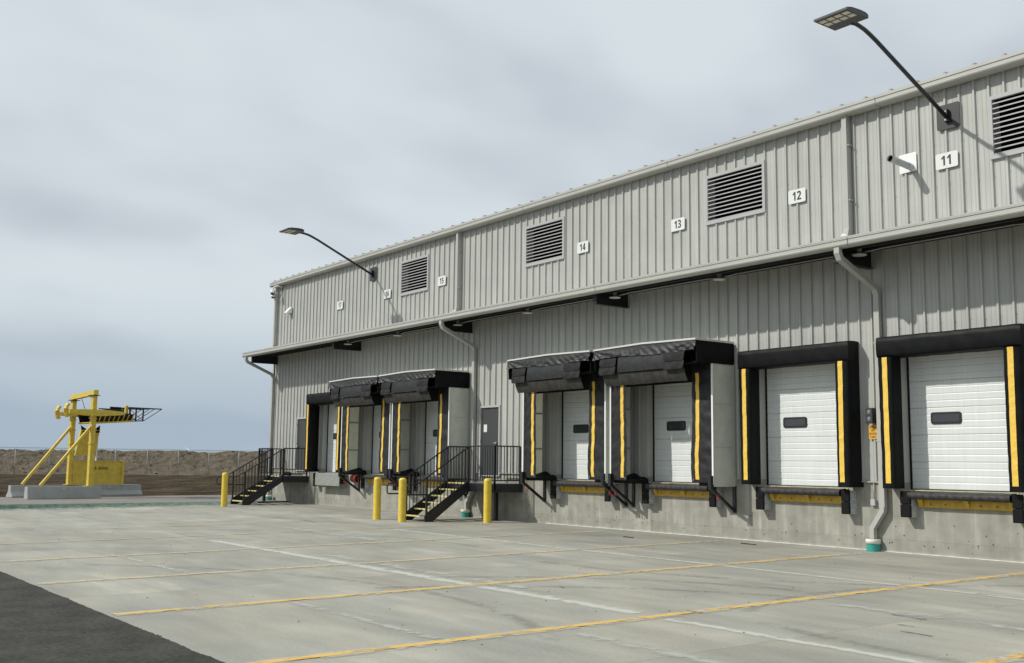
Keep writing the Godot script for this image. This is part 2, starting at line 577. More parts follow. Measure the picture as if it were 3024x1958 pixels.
func build_ground():
	var st := mb()
	quad(st, Vector3(-1500, -0.9, -1500), Vector3(1500, -0.9, -1500), Vector3(1500, -0.9, 1500), Vector3(-1500, -0.9, 1500))
	struct(put("ground", st, M.dirt))
	# dirt field between the road and the fence
	st = mb(true)
	var nz := noise(201, 0.09, 4)
	var nr := noise(202, 0.5, 2)
	var nx := 110
	var nn := 120
	var P := []
	for i in nx + 1:
		var row := []
		for j in nn + 1:
			var t := float(i) / nx
			var z := lerpf(-60.0, 60.0, float(j) / nn)
			var edge := -49.6 - 0.045 * (10.0 - z)
			var x := edge + (-130.0 - edge) * t * (0.35 + 0.65 * t)
			var f := smoothstep(0.0, 0.12, t)
			var y := -0.02 + 0.06 * f + f * (nz.get_noise_2d(x * 0.5, z * 2.2) * 0.09 + nr.get_noise_2d(x, z) * 0.035)
			row.append(Vector3(x, y, z))
		P.append(row)
	for i in nx:
		for j in nn:
			quad(st, P[i][j], P[i + 1][j], P[i + 1][j + 1], P[i][j + 1])
	struct(put("dirt_field", st, M.dirt, self, true))
	# road on the far side of the curb
	st = mb()
	var zz := [-80.0, -20.0, 0.0, 20.0, 60.0, 140.0]
	for k in zz.size() - 1:
		quad(st, Vector3(-49.5 - 0.045 * (10 - zz[k]), 0.02, zz[k]), Vector3(-41.15, 0.045, zz[k]), Vector3(-41.15, 0.045, zz[k + 1]), Vector3(-49.5 - 0.045 * (10 - zz[k + 1]), 0.02, zz[k + 1]))
	struct(put("road", st, M.road))
	# asphalt yard in front of the apron
	st = mb()
	var ne := noise(220, 1.3, 4)
	var ex := -41.0
	while ex < 12.0:                                # ragged edge that laps onto the slab
		var e0 := 15.215 + 0.02 * ne.get_noise_1d(ex) + 0.022 * ne.get_noise_1d(ex * 9.0)
		var e1 := 15.215 + 0.02 * ne.get_noise_1d(ex + 0.05) + 0.022 * ne.get_noise_1d((ex + 0.05) * 9.0)
		quad(st, Vector3(ex, gy(e0) - 0.004, e0), Vector3(ex + 0.05, gy(e1) - 0.004, e1), Vector3(ex + 0.05, gy(e1) + 0.012, e1 + 0.02), Vector3(ex, gy(e0) + 0.012, e0 + 0.02))
		quad(st, Vector3(ex, gy(e0) + 0.012, e0 + 0.02), Vector3(ex + 0.05, gy(e1) + 0.012, e1 + 0.02), Vector3(ex + 0.05, gy(15.6) + 0.004, 15.6), Vector3(ex, gy(15.6) + 0.004, 15.6))
		ex += 0.05
	for s in [[15.6, 45.0], [45.0, 160.0]]:
		quad(st, Vector3(-41.0, gy(s[0]) + 0.004, s[0]), Vector3(70, gy(s[0]) + 0.004, s[0]), Vector3(70, gy(s[1]) + 0.004, s[1]), Vector3(-41.0, gy(s[1]) + 0.004, s[1]))
	struct(put("asphalt_yard", st, M.asphalt))
	# concrete apron of slabs
	var apron := Node3D.new()
	apron.name = "concrete_apron"
	add_child(apron)
	struct(apron)
	var xs := [-41.0, -38.1, -30.5, -22.9, -15.1, -7.5, 0.1, 7.7, 15.3]
	var zs := [0.0, 4.8, 10.0, 15.32]
	for i in xs.size() - 1:
		for j in 3:
			st = mb()
			var x0: float = xs[i] + 0.003
			var x1: float = xs[i + 1] - 0.003
			var z0: float = zs[j] + (0.003 if j else 0.0)
			var z1: float = zs[j + 1] - 0.003
			var o := Vector2(rng.randf(), rng.randf())
			var flip := -1.0 if rng.randf() < 0.5 else 1.0
			var c := [Vector3(x0, gy(z0), z0), Vector3(x1, gy(z0), z0), Vector3(x1, gy(z1), z1), Vector3(x0, gy(z1), z1)]
			var uv := []
			for p in c:
				uv.append(Vector2(p.x * flip, p.z) / 16.0 + o)
			uvquad(st, c, uv)
			for k in 4:
				var a: Vector3 = c[k]
				var b: Vector3 = c[(k + 1) % 4]
				uvquad(st, [a, a - Vector3(0, 0.2, 0), b - Vector3(0, 0.2, 0), b], [uv[k], uv[k], uv[k], uv[k]])
			put("slab", st, M.slab[(i * 2 + j * 5 + i * j) % 3], apron)
	# pale laitance along the joints, as the photograph shows it
	for s in [[4.82, 0.27, -24.5, -15.3, 0.02], [4.84, 0.22, -15.3, -8.4, 0.02], [4.92, 0.19, -8.2, 3.0, 0.0], [10.0, 0.42, -23.5, -9.75, -0.02], [10.02, 0.26, -9.2, -2.0, 0.0]]:
		st = mb()
		strip_x(st, s[0], s[1], s[2], s[3], 0.004, 9.0, s[4])
		put("joint_line", st, M.chalk, apron)
	for s in [[9.55, 0.5, -19.0, -12.5, 0.05], [12.95, 0.2, -13.0, -9.6, 0.0], [11.6, 0.3, -9.0, -4.0, 0.06], [7.4, 0.35, -8.9, -3.5, 0.05], [12.85, 0.22, -21.0, -17.2, 0.0], [6.9, 0.6, -27.0, -21.5, 0.1]]:
		st = mb()
		strip_x(st, s[0], s[1], s[2], s[3], 0.006, 9.0, s[4])
		put("pale_streak", st, M.chalk_faint, apron)
	# yellow bay lines
	for s in [[-5.57, 0, 1.5, 15.1], [-9.42, 0, 1.45, 15.15], [-13.24, 0, 1.55, 15.15], [-17.02, 1, 1.4, 15.15], [-20.9, 1, 1.5, 14.9], [-24.95, 2, 1.4, 14.2], [-28.75, 2, 4.5, 11.0]]:
		st = mb()
		strip_z(st, s[0], 0.135, s[2], s[3], 0.008, 7.0)
		put("yellow_line", st, [M.paint_yellow, M.paint_pale, M.paint_pale][s[1]], apron)
		if s[1] < 2:                                  # pale scrubbed band under the paint
			st = mb()
			strip_z(st, s[0] + 0.02, 0.30, 0.7, s[3], 0.006, 5.0)
			put("pale_streak", st, M.chalk_soft, apron)
	st = mb()
	var nsl := noise(221, 0.9, 3)
	for k in 330:
		var xa := -24.2 + k * 0.1
		var wa := 0.045 + 0.03 * nsl.get_noise_1d(xa)
		var wb := 0.045 + 0.03 * nsl.get_noise_1d(xa + 0.1)
		quad(st, Vector3(xa, 0.016, 0.001), Vector3(xa + 0.1, 0.016, 0.001), Vector3(xa + 0.1, 0.002, wb), Vector3(xa, 0.002, wa))
	put("sealant_strip", st, M.sealant, apron)
	# faint tyre arcs and short skid marks
	for a in [[-9.0, 12.5, 6.0, 3.6, 4.6], [-7.2, 13.8, 7.0, 3.5, 4.4], [-5.2, 6.5, 4.5, 2.6, 4.0], [-13.0, 20.0, 9.0, 3.9, 5.2], [-6.0, 2.2, 7.5, 0.9, 1.9], [-20.0, 16.0, 10.0, 3.7, 4.9], [-30.0, 14.0, 9.0, 3.6, 5.0], [-15.0, -1.0, 8.0, 0.8, 1.7]]:
		st = mb()
		var na := 22
		for k in na:
			var q := []
			for e in [[k, 0.0], [k + 1, 0.0], [k + 1, 1.0], [k, 1.0]]:
				var th: float = lerpf(a[3], a[4], float(e[0]) / na)
				var rr: float = a[2] + (e[1] - 0.5) * 0.26
				var z := clampf(a[1] + sin(th) * rr, 0.3, 15.0)
				q.append(Vector3(a[0] + cos(th) * rr, gy(z) + 0.0045, z))
			uvquad(st, q, [Vector2(k / 14.0, 0.02), Vector2((k + 1) / 14.0, 0.02), Vector2((k + 1) / 14.0, 0.98), Vector2(k / 14.0, 0.98)])
		put("tyre_mark", st, M.tyre_mark, apron)
	for a in [[-7.9, 7.6, 0.5, 0.1], [-7.1, 8.6, 0.4, 0.05], [-7.4, 8.2, 0.22, 0.0], [-6.9, 6.2, 0.4, 0.2], [-6.3, 3.2, 0.4, 0.1], [-6.4, 4.9, 0.3, 0.15], [-12.4, 9.1, 0.2, 0.1], [-9.55, 9.35, 0.25, -0.05]]:
		st = mb()
		strip_x(st, a[1], 0.05, a[0], a[0] + a[2], 0.0075, 3.0, a[3] * 0.3)
		put("skid_mark", st, M.skid, apron)
	# grit
	var mm := MultiMesh.new()
	mm.transform_format = MultiMesh.TRANSFORM_3D
	var peb := SphereMesh.new()
	peb.radius = 0.5
	peb.height = 0.7
	peb.radial_segments = 6
	peb.rings = 3
	mm.mesh = peb
	mm.instance_count = 420
	for k in 420:
		var z := rng.randf_range(0.6, 15.8) if k % 3 else 15.2 + absf(rng.randfn(0.0, 0.35))
		var s := rng.randf_range(0.006, 0.02)
		mm.set_instance_transform(k, Transform3D(Basis(Vector3.UP, rng.randf() * TAU).scaled(Vector3(s, s * 0.7, s * 1.3)), Vector3(rng.randf_range(-38.0, -5.0), gy(z) + 0.008, z)))
	var grit := MultiMeshInstance3D.new()
	grit.name = "grit"
	grit.multimesh = mm
	grit.material_override = M.grit
	grit.set_meta("kind", "stuff")
	apron.add_child(grit)
	# green dust that washed onto the slab by the curb
	st = mb()
	strip_z(st, -40.25, 1.5, 1.2, 15.0, 0.005, 6.0)
	put("green_dust", st, M.green_dust, apron)
	# curb with its green coating
	var curb := Node3D.new()
	curb.name = "curb"
	add_child(curb)
	struct(curb)
	st = mb()
	bx(st, Vector3(-41.16, -0.7, 1.5), Vector3(-41.0, 0.05, 60.0))
	put("curb_stone", st, M.curb, curb)
	st = mb(true)
	var ng := noise(210, 2.5, 3)
	var K := []
	for i in 260:
		var z := 1.5 + i * 0.09
		var a := 0.03 * ng.get_noise_2d(z, 1.0)
		var b := 0.04 * ng.get_noise_2d(z * 1.7, 9.0)
		K.append([Vector3(-41.03, 0.054, z), Vector3(-40.97 + a, 0.03 + a * 0.5, z), Vector3(-40.93 + b, gy(z) + 0.06 + a, z), Vector3(-40.80 + a + b, gy(z) + 0.004, z)])
	for i in K.size() - 1:
		for j in 3:
			quad(st, K[i][j], K[i + 1][j], K[i + 1][j + 1], K[i][j + 1])
	put("green_coating", st, M.green, curb, true)
	# sticks lying on the slab
	var spots := [[Vector3(-15.95, 0, 0.95), "thin dark stick on the slab in front of dock twelve's loading door", 0.3], [Vector3(-18.9, 0, 1.75), "thin dark stick on the slab at the end of a faded yellow line", 0.25]]
	for s in spots:
		var t := thing("stick", s[0 + 1], "stick", s[0] + Vector3(0, gy(s[0].z), 0), "sticks lying on the concrete")
		st = mb()
		var a: Vector3 = t.position + Vector3(-s[2] * 0.8, 0.012, -0.05)
		tube(st, [a, a + Vector3(s[2] * 0.5, 0.004, 0.03), a + Vector3(s[2], -0.003, 0.02), a + Vector3(s[2] * 1.6, 0.0, 0.06)], 0.012, 6)
		put("twig", st, M.brown_stick, t)

# ---------------------------------------------------------------- warehouse
const DOCKS := {11: -11.48, 12: -15.15, 13: -18.85, 14: -22.55, 15: -29.9, 16: -33.55, 17: -37.17}
const LOUVERS := [-32.57, -25.26, -17.92, -10.59]
const DOOR_X := [-40.62, -27.49]

func holes_low() -> Array:
	var h := []
	for k in DOCKS:
		h.append([DOCKS[k] - 1.22, DOCKS[k] + 1.22, 1.0, 3.95])
	for x in DOOR_X:
		h.append([x, x + 1.04, 1.0, 3.42])
	return h

func holes_high() -> Array:
	var h := []
	for x in LOUVERS:
		h.append([x + 0.07, x + 1.79, 7.58, 8.66])
	return h

# heights left free of holes at x between y0 and y1
func spans(x: float, y0: float, y1: float, holes: Array) -> Array:
	var out := [[y0, y1]]
	for h in holes:
		if x > h[0] and x < h[1]:
			var nxt := []
			for s in out:
				if h[2] > s[0]: nxt.append([s[0], minf(s[1], h[2])])
				if h[3] < s[1]: nxt.append([maxf(s[0], h[3]), s[1]])
			out = nxt
	return out.filter(func(s): return s[1] - s[0] > 0.001)

func rib_z(x: float) -> float:
	var d := fposmod(x - RIB0 + RIB / 2, RIB) - RIB / 2
	var a := absf(d)
	var z := 0.004
	if a < 0.019: z += 0.039
	elif a < 0.031: z += 0.039 * (0.031 - a) / 0.012
	for c in [-0.06, 0.06, 0.1524, -0.1524]:
		z += 0.005 * maxf(0.0, 1.0 - absf(d - c) / 0.009)
	return z

func wall_sheets(w: Node3D, y0: float, y1: float, holes: Array):
	var n := int(ceil((WR - WL) / (3 * RIB)))
	for i in n:
		var start := RIB0 - 102 * RIB + i * 3 * RIB
		var x0 := maxf(start, WL)
		var x1 := minf(start + 3 * RIB, WR)
		if x1 - x0 < 0.05: continue
		var xs := [x0, x1]
		for r in range(-1, 5):
			var c := start + r * RIB
			for o in [-0.031, -0.019, 0.019, 0.031, -0.069, -0.06, -0.051, 0.051, 0.06, 0.069, 0.1434, 0.1524, 0.1614]:
				if c + o > x0 + 0.001 and c + o < x1 - 0.001: xs.append(c + o)
		for h in holes:
			for e in [h[0], h[1]]:
				if e > x0 and e < x1: xs.append(e)
		xs.sort()
		var st := mb()
		var st2 := mb()
		var made := false
		var made2 := false
		var inside := false
		for h in holes:
			if h[0] <= x0 and h[1] >= x1: inside = true
		for k in xs.size() - 1:
			var a: float = xs[k]
			var b: float = xs[k + 1]
			if b - a < 0.0005: continue
			for s in spans((a + b) / 2, y0, y1, holes):
				if inside and s[0] > y0 + 0.01: made2 = true
				else: made = true
				quad(st2 if inside and s[0] > y0 + 0.01 else st, Vector3(a, s[0], rib_z(a)), Vector3(a, s[1], rib_z(a)), Vector3(b, s[1], rib_z(b)), Vector3(b, s[0], rib_z(b)))
		if made: put("wall_panel", st, M.siding, w)
		if made2: put("wall_panel", st2, M.siding, w)

func core(st: SurfaceTool, y0: float, y1: float, holes: Array, z0: float, z1: float):
	var xs := [WL + 0.01, WR]
	for h in holes:
		xs.append(h[0]); xs.append(h[1])
	xs.sort()
	for k in xs.size() - 1:
		for s in spans((xs[k] + xs[k + 1]) / 2, y0, y1, holes):
			bx(st, Vector3(xs[k], s[0], z0), Vector3(xs[k + 1], s[1], z1))

func build_warehouse():
	var w := thing("warehouse", "long gray ribbed metal warehouse with seven numbered truck docks", "warehouse", Vector3(-20, 0, 0))
	var lo := holes_low()
	var hi := holes_high()
	# foundation wall with pockets at the dock doors
	var st := mb()
	var xs := [WL, WR]
	for h in lo:
		xs.append(h[0]); xs.append(h[1])
	for x in [-20.72, -19.95, -13.75, -24.35, -38.4, -27.6]:
		xs.append(x)
	xs.sort()
	for k in xs.size() - 1:
		var a: float = xs[k]
		var b: float = xs[k + 1]
		var top := 1.385
		for h in lo:
			if (a + b) / 2 > h[0] and (a + b) / 2 < h[1]:
				top = 1.25 if h[1] - h[0] > 2 else 1.285
		var uo := floorf(rng.randf() * 8.0) / 8.0
		uvquad(st, [Vector3(a, top, 0), Vector3(b, top, 0), Vector3(b, -0.4, 0), Vector3(a, -0.4, 0)], [Vector2(a / 12 + uo, 1 - top / 1.5), Vector2(b / 12 + uo, 1 - top / 1.5), Vector2(b / 12 + uo, 1.0 + 0.4 / 1.5), Vector2(a / 12 + uo, 1.0 + 0.4 / 1.5)])
		uvquad(st, [Vector3(a, top, 0), Vector3(b, top, 0), Vector3(b, top, -0.6), Vector3(a, top, -0.6)], [Vector2(a / 12, 0.2), Vector2(b / 12, 0.2), Vector2(b / 12, 0.6), Vector2(a / 12, 0.6)])
		for e in [a, b]:
			uvquad(st, [Vector3(e, top, 0), Vector3(e, top, -0.6), Vector3(e, -0.4, -0.6), Vector3(e, -0.4, 0)], [Vector2(0, 0.1), Vector2(0.05, 0.1), Vector2(0.05, 0.9), Vector2(0, 0.9)])
	put("foundation_wall", st, M.wall_concrete, w)
	st = mb()
	uvquad(st, [Vector3(-20.72, 1.2, 0.003), Vector3(-19.95, 1.2, 0.003), Vector3(-19.95, -0.4, 0.003), Vector3(-20.72, -0.4, 0.003)], [Vector2(0.31, 0.2), Vector2(0.375, 0.2), Vector2(0.375, 1.26), Vector2(0.31, 1.26)])
	put("patched_panel", st, M.wall_light, w)
	# solid wall behind the sheets, then the sheets
	st = mb()
	core(st, 1.387, 6.2, lo, -0.32, -0.004)
	core(st, 6.2, 9.3, hi, -0.32, -0.004)
	put("wall_core", st, M.trim, w)
	wall_sheets(w, 1.40, 6.16, lo)
	wall_sheets(w, 6.30, 9.26, hi)
	# base angle
	st = mb()
	xs = [WL, WR]
	for h in lo:
		xs.append(h[0]); xs.append(h[1])
	xs.sort()
	for k in xs.size() - 1:
		if spans((xs[k] + xs[k + 1]) / 2, 1.3, 1.5, lo).size() == 1 and spans((xs[k] + xs[k + 1]) / 2, 1.3, 1.5, lo)[0][0] < 1.31:
			bx(st, Vector3(xs[k], 1.372, 0.001), Vector3(xs[k + 1], 1.396, 0.056))
	put("base_trim", st, M.trim, w)
	# gable ends, back and roof
	st = mb()
	for x in [WL + 0.13, WR - 0.13]:
		along_x(st, [Vector2(-0.33, -0.4), Vector2(-0.33, 9.26), Vector2(-20, 10.9), Vector2(-40, 9.26), Vector2(-40, -0.4)], x - 0.12, x + 0.12)
	bx(st, Vector3(WL + 0.26, -0.4, -40), Vector3(WR - 0.26, 9.2, -39.7))
	put("gable_wall", st, M.siding, w)
	st = mb()
	bx(st, Vector3(WL - 0.03, 1.39, -0.25), Vector3(WL - 0.002, 9.25, 0.062))
	bx(st, Vector3(WL - 0.002, 1.39, 0.052), Vector3(WL + 0.06, 9.25, 0.062))
	put("corner_trim", st, M.trim, w)
	st = mb()
	along_x(st, [Vector2(0.26, 9.335), Vector2(0.26, 9.375), Vector2(-20, 11.06), Vector2(-40.3, 9.375), Vector2(-40.3, 9.3), Vector2(-20, 10.98)], WL - 0.05, WR)
	put("roof", st, M.trim, w)
	var seam := mb()
	bar(seam, Vector3(0, 9.40, 0.23), Vector3(0, 10.2, -9.5), 0.05, 0.06)
	var sm := seam.commit()
	var x := WL + 0.1
	while x < WR:
		put_local("roof_seam", sm, M.trim, w, Vector3(x, 0, 0))
		x += RIB * 2
	# eave gutter in lengths
	var prof := [Vector2(0.04, 9.31), Vector2(0.255, 9.325), Vector2(0.285, 9.325), Vector2(0.285, 9.305), Vector2(0.268, 9.295), Vector2(0.268, 9.225), Vector2(0.29, 9.21), Vector2(0.275, 9.185), Vector2(0.20, 9.165), Vector2(0.04, 9.165)]
	x = WL - 0.22
	while x < WR:
		st = mb()
		along_x(st, prof, x, minf(x + 6.08, WR))
		put("eave_gutter", st, M.trim, w)
		x += 6.096
	# canopy: roof, gutter, soffit, purlins, outrigger beams
	st = mb()
	along_x(st, [Vector2(0.0, 6.49), Vector2(1.40, 6.225), Vector2(1.40, 6.195), Vector2(0.0, 6.30)], WL - 0.13, WR)
	put("canopy_roof", st, M.trim, w)
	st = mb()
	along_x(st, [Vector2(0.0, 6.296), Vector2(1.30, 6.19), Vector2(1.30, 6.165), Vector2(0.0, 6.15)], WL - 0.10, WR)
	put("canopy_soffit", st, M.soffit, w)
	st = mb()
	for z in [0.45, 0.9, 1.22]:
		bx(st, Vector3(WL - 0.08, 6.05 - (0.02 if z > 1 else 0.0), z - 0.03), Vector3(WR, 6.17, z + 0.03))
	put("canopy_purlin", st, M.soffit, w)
	prof = [Vector2(1.27, 6.185), Vector2(1.40, 6.185), Vector2(1.425, 6.185), Vector2(1.425, 6.165), Vector2(1.408, 6.155), Vector2(1.408, 6.09), Vector2(1.43, 6.075), Vector2(1.418, 6.05), Vector2(1.40, 6.045), Vector2(1.385, 6.02), Vector2(1.33, 6.012), Vector2(1.27, 6.012)]
	x = WL - 0.16
	while x < WR:
		st = mb()
		along_x(st, prof, x, minf(x + 7.60, WR))
		put("canopy_gutter", st, M.trim, w)
		x += 7.62
	for bxx in [-42.82, -35.40, -28.04, -20.75, -13.30, -5.9, 1.5]:
		st = mb()
		along_x(st, [Vector2(0.03, 5.80), Vector2(1.18, 5.775), Vector2(1.18, 6.06), Vector2(0.03, 6.15)], bxx - 0.008, bxx + 0.008)
		bx(st, Vector3(bxx - 0.07, 5.775, 0.036), Vector3(bxx + 0.07, 5.79, 1.18))
		bx(st, Vector3(bxx - 0.07, 5.79, 1.175), Vector3(bxx + 0.07, 6.05, 1.187))
		put("canopy_beam", st, M.beam, w)
	# louvers
	for lx in LOUVERS:
		st = mb()
		for r in [[lx, lx + 0.075, 7.505, 8.735], [lx + 1.785, lx + 1.86, 7.505, 8.735], [lx + 0.075, lx + 1.785, 8.66, 8.735], [lx + 0.075, lx + 1.785, 7.505, 7.58]]:
			bx(st, Vector3(r[0], r[2], -0.2), Vector3(r[1], r[3], 0.065))
		var fr := put("louver", st, M.louver, w)
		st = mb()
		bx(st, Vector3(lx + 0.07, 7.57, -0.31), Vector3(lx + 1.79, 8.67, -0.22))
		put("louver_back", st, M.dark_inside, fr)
		st = mb()
		along_x(st, [Vector2(0.055, 0.0), Vector2(0.055, 0.024), Vector2(0.047, 0.024), Vector2(0.047, 0.006), Vector2(0.012, 0.026), Vector2(0.010, 0.022), Vector2(0.045, 0.0)], lx + 0.077, lx + 1.783)
		var slat := st.commit()
		for k in 11:
			put_local("slat", slat, M.louver, fr, Vector3(0, 7.585 + k * 0.0985, 0))
	# overhead doors
	for k in DOCKS:
		overhead_door(w, DOCKS[k])
	man_door(w, DOOR_X[0], false)
	man_door(w, DOOR_X[1], true)
	downspouts(w)
	# screws on the sheets near the camera
	var mm := MultiMesh.new()
	mm.transform_format = MultiMesh.TRANSFORM_3D
	var hexs := BoxMesh.new()
	hexs.size = Vector3(0.014, 0.014, 0.012)
	mm.mesh = hexs
	var tr := []
	for i in range(-40, 16):
		var sx := RIB0 + i * RIB + 0.046
		for y in [2.6, 4.5, 5.55, 6.62, 7.2, 8.05, 8.95]:
			if spans(sx, y - 0.01, y + 0.01, lo + [[-50.0, 20.0, 9.9, 9.9]]).size() == 1 and spans(sx, y - 0.01, y + 0.01, hi).size() == 1:
				tr.append(Transform3D(Basis.IDENTITY, Vector3(sx, y + rng.randf_range(-0.03, 0.03), 0.008) + Vector3(20, 0, 0)))
	mm.instance_count = tr.size()
	for i in tr.size():
		mm.set_instance_transform(i, tr[i])
	var mi := MultiMeshInstance3D.new()
	mi.name = "screws"
	mi.multimesh = mm
	mi.material_override = M.gray_steel
	mi.set_meta("kind", "stuff")
	w.add_child(mi)

func overhead_door(w: Node3D, c: float):
	var z := -0.225
	var st := mb()
	bx(st, Vector3(c - 1.22, 1.25, z - 0.06), Vector3(c + 1.22, 3.95, z - 0.04))
	var door := put("overhead_door", st, M.door_white, w)
	var prof := []
	for k in 4:
		var y := k * 0.1335
		prof.append_array([Vector2(z - 0.008, y + 0.001), Vector2(z - 0.002, y + 0.008), Vector2(z, y + 0.016), Vector2(z, y + 0.118), Vector2(z - 0.005, y + 0.128)])
	prof.append_array([Vector2(z - 0.012, 0.532), Vector2(z - 0.04, 0.532), Vector2(z - 0.04, 0.001)])
	st = mb()
	along_x(st, prof, c - 1.185, c + 1.185)
	var m := st.commit()
	for k in 5:
		put_local("door_section", m, M.door_white, door, Vector3(0, 1.262 + k * 0.5345, 0))
	st = mb()
	for s in [-1, 1]:
		bx(st, Vector3(c + s * 1.187, 1.25, z - 0.01), Vector3(c + s * 1.219, 3.94, z + 0.025))
	bx(st, Vector3(c - 1.187, 1.251, z - 0.01), Vector3(c + 1.187, 1.263, z + 0.012))
	put("weather_seal", st, M.rubber, door)
	st = mb()
	round_plate(st, Vector3(c - 0.40, 2.655, z - 0.004), 0.65, 0.235, 0.05, 0.022)
	put("window_frame", st, M.sign_black, door)
	st = mb()
	round_plate(st, Vector3(c - 0.40, 2.655, z + 0.0185), 0.565, 0.15, 0.02, 0.0015)
	put("window_pane", st, M.glass_dark, door)

func man_door(w: Node3D, x: float, paper: bool):
	var st := mb()
	for r in [[x - 0.02, x + 0.045, 1.29, 3.44], [x + 0.995, x + 1.06, 1.29, 3.44], [x + 0.045, x + 0.995, 3.375, 3.44]]:
		bx(st, Vector3(r[0], r[2], -0.15), Vector3(r[1], r[3], 0.062))
	var fr := put("entrance_door", st, M.frame_gray, w)
	st = mb()
	cbox(st, Vector3(x + 0.05, 1.305, -0.03), Vector3(x + 0.99, 3.37, 0.015), 0.004)
	put("door_leaf", st, M.man_door, fr)
	st = mb()
	bx(st, Vector3(x - 0.01, 1.286, -0.1), Vector3(x + 1.05, 1.303, 0.07))
	put("threshold", st, M.alu, fr)
	st = mb(true)
	var hx := x + 0.86
	if not paper: hx = x + 0.12
	lathe(st, Vector3(hx, 2.285, 0.06), [Vector2(0.001, -0.03), Vector2(0.03, -0.03), Vector2(0.034, 0.0), Vector2(0.03, 0.03), Vector2(0.001, 0.03)], 12)
	tube(st, [Vector3(hx, 2.285, 0.012), Vector3(hx, 2.285, 0.075)], 0.014, 8)
	tube(st, [Vector3(hx, 2.285, 0.075), Vector3(hx - 0.11 * (1 if paper else -1), 2.285, 0.078)], 0.012, 8)
	put("handle", st, M.chrome, fr)
	for y in [1.55, 2.35, 3.15]:
		st = mb()
		bx(st, Vector3(x + 0.035, y - 0.05, 0.063), Vector3(x + 0.06, y + 0.05, 0.07))
		put("hinge", st, M.chrome, fr)
	if paper:
		st = mb()
		bx(st, Vector3(x + 0.16, 2.63, 0.0155), Vector3(x + 0.33, 2.86, 0.018))
		put("paper_notice", st, M.sign_white, fr)

func downspouts(w: Node3D):
	for x in [-28.78, -13.77, -43.0]:
		var st := mb()
		duct(st, [Vector3(x, 9.17, 0.10), Vector3(x, 6.70, 0.10), Vector3(x - 0.02, 6.58, 0.11), Vector3(x - 0.10, 6.50, 0.14), Vector3(x - 0.22, 6.47, 0.20)], 0.17, 0.12, Vector3(0, 0, 1))
		for y in [8.5, 7.3]:
			bx(st, Vector3(x - 0.10, y, 0.051), Vector3(x + 0.10, y + 0.03, 0.168))
		put("downspout", st, M.trim, w)
	for s in [[-43.03, 0.0], [-27.78, 0.3], [-13.13, 0.25]]:
		var x: float = s[0]
		var st := mb()
		duct(st, [Vector3(x, 6.03, 1.36), Vector3(x, 5.93, 1.36), Vector3(x, 5.82, 1.30), Vector3(x, 5.35, 0.18), Vector3(x, 5.22, 0.105), Vector3(x, 5.05, 0.105), Vector3(x, 0.88, 0.105)], 0.125, 0.10)
		var dx: float = -s[1]
		duct(st, [Vector3(x, 0.90, 0.105), Vector3(x, 0.82, 0.105), Vector3(x + dx, 0.46, 0.105), Vector3(x + dx, 0.20, 0.105)], 0.12, 0.10, Vector3(0, 0, 1))
		for y in [4.2, 2.2]:
			bx(st, Vector3(x - 0.08, y, 0.051), Vector3(x + 0.08, y + 0.03, 0.16))
		put("downspout", st, M.trim, w)

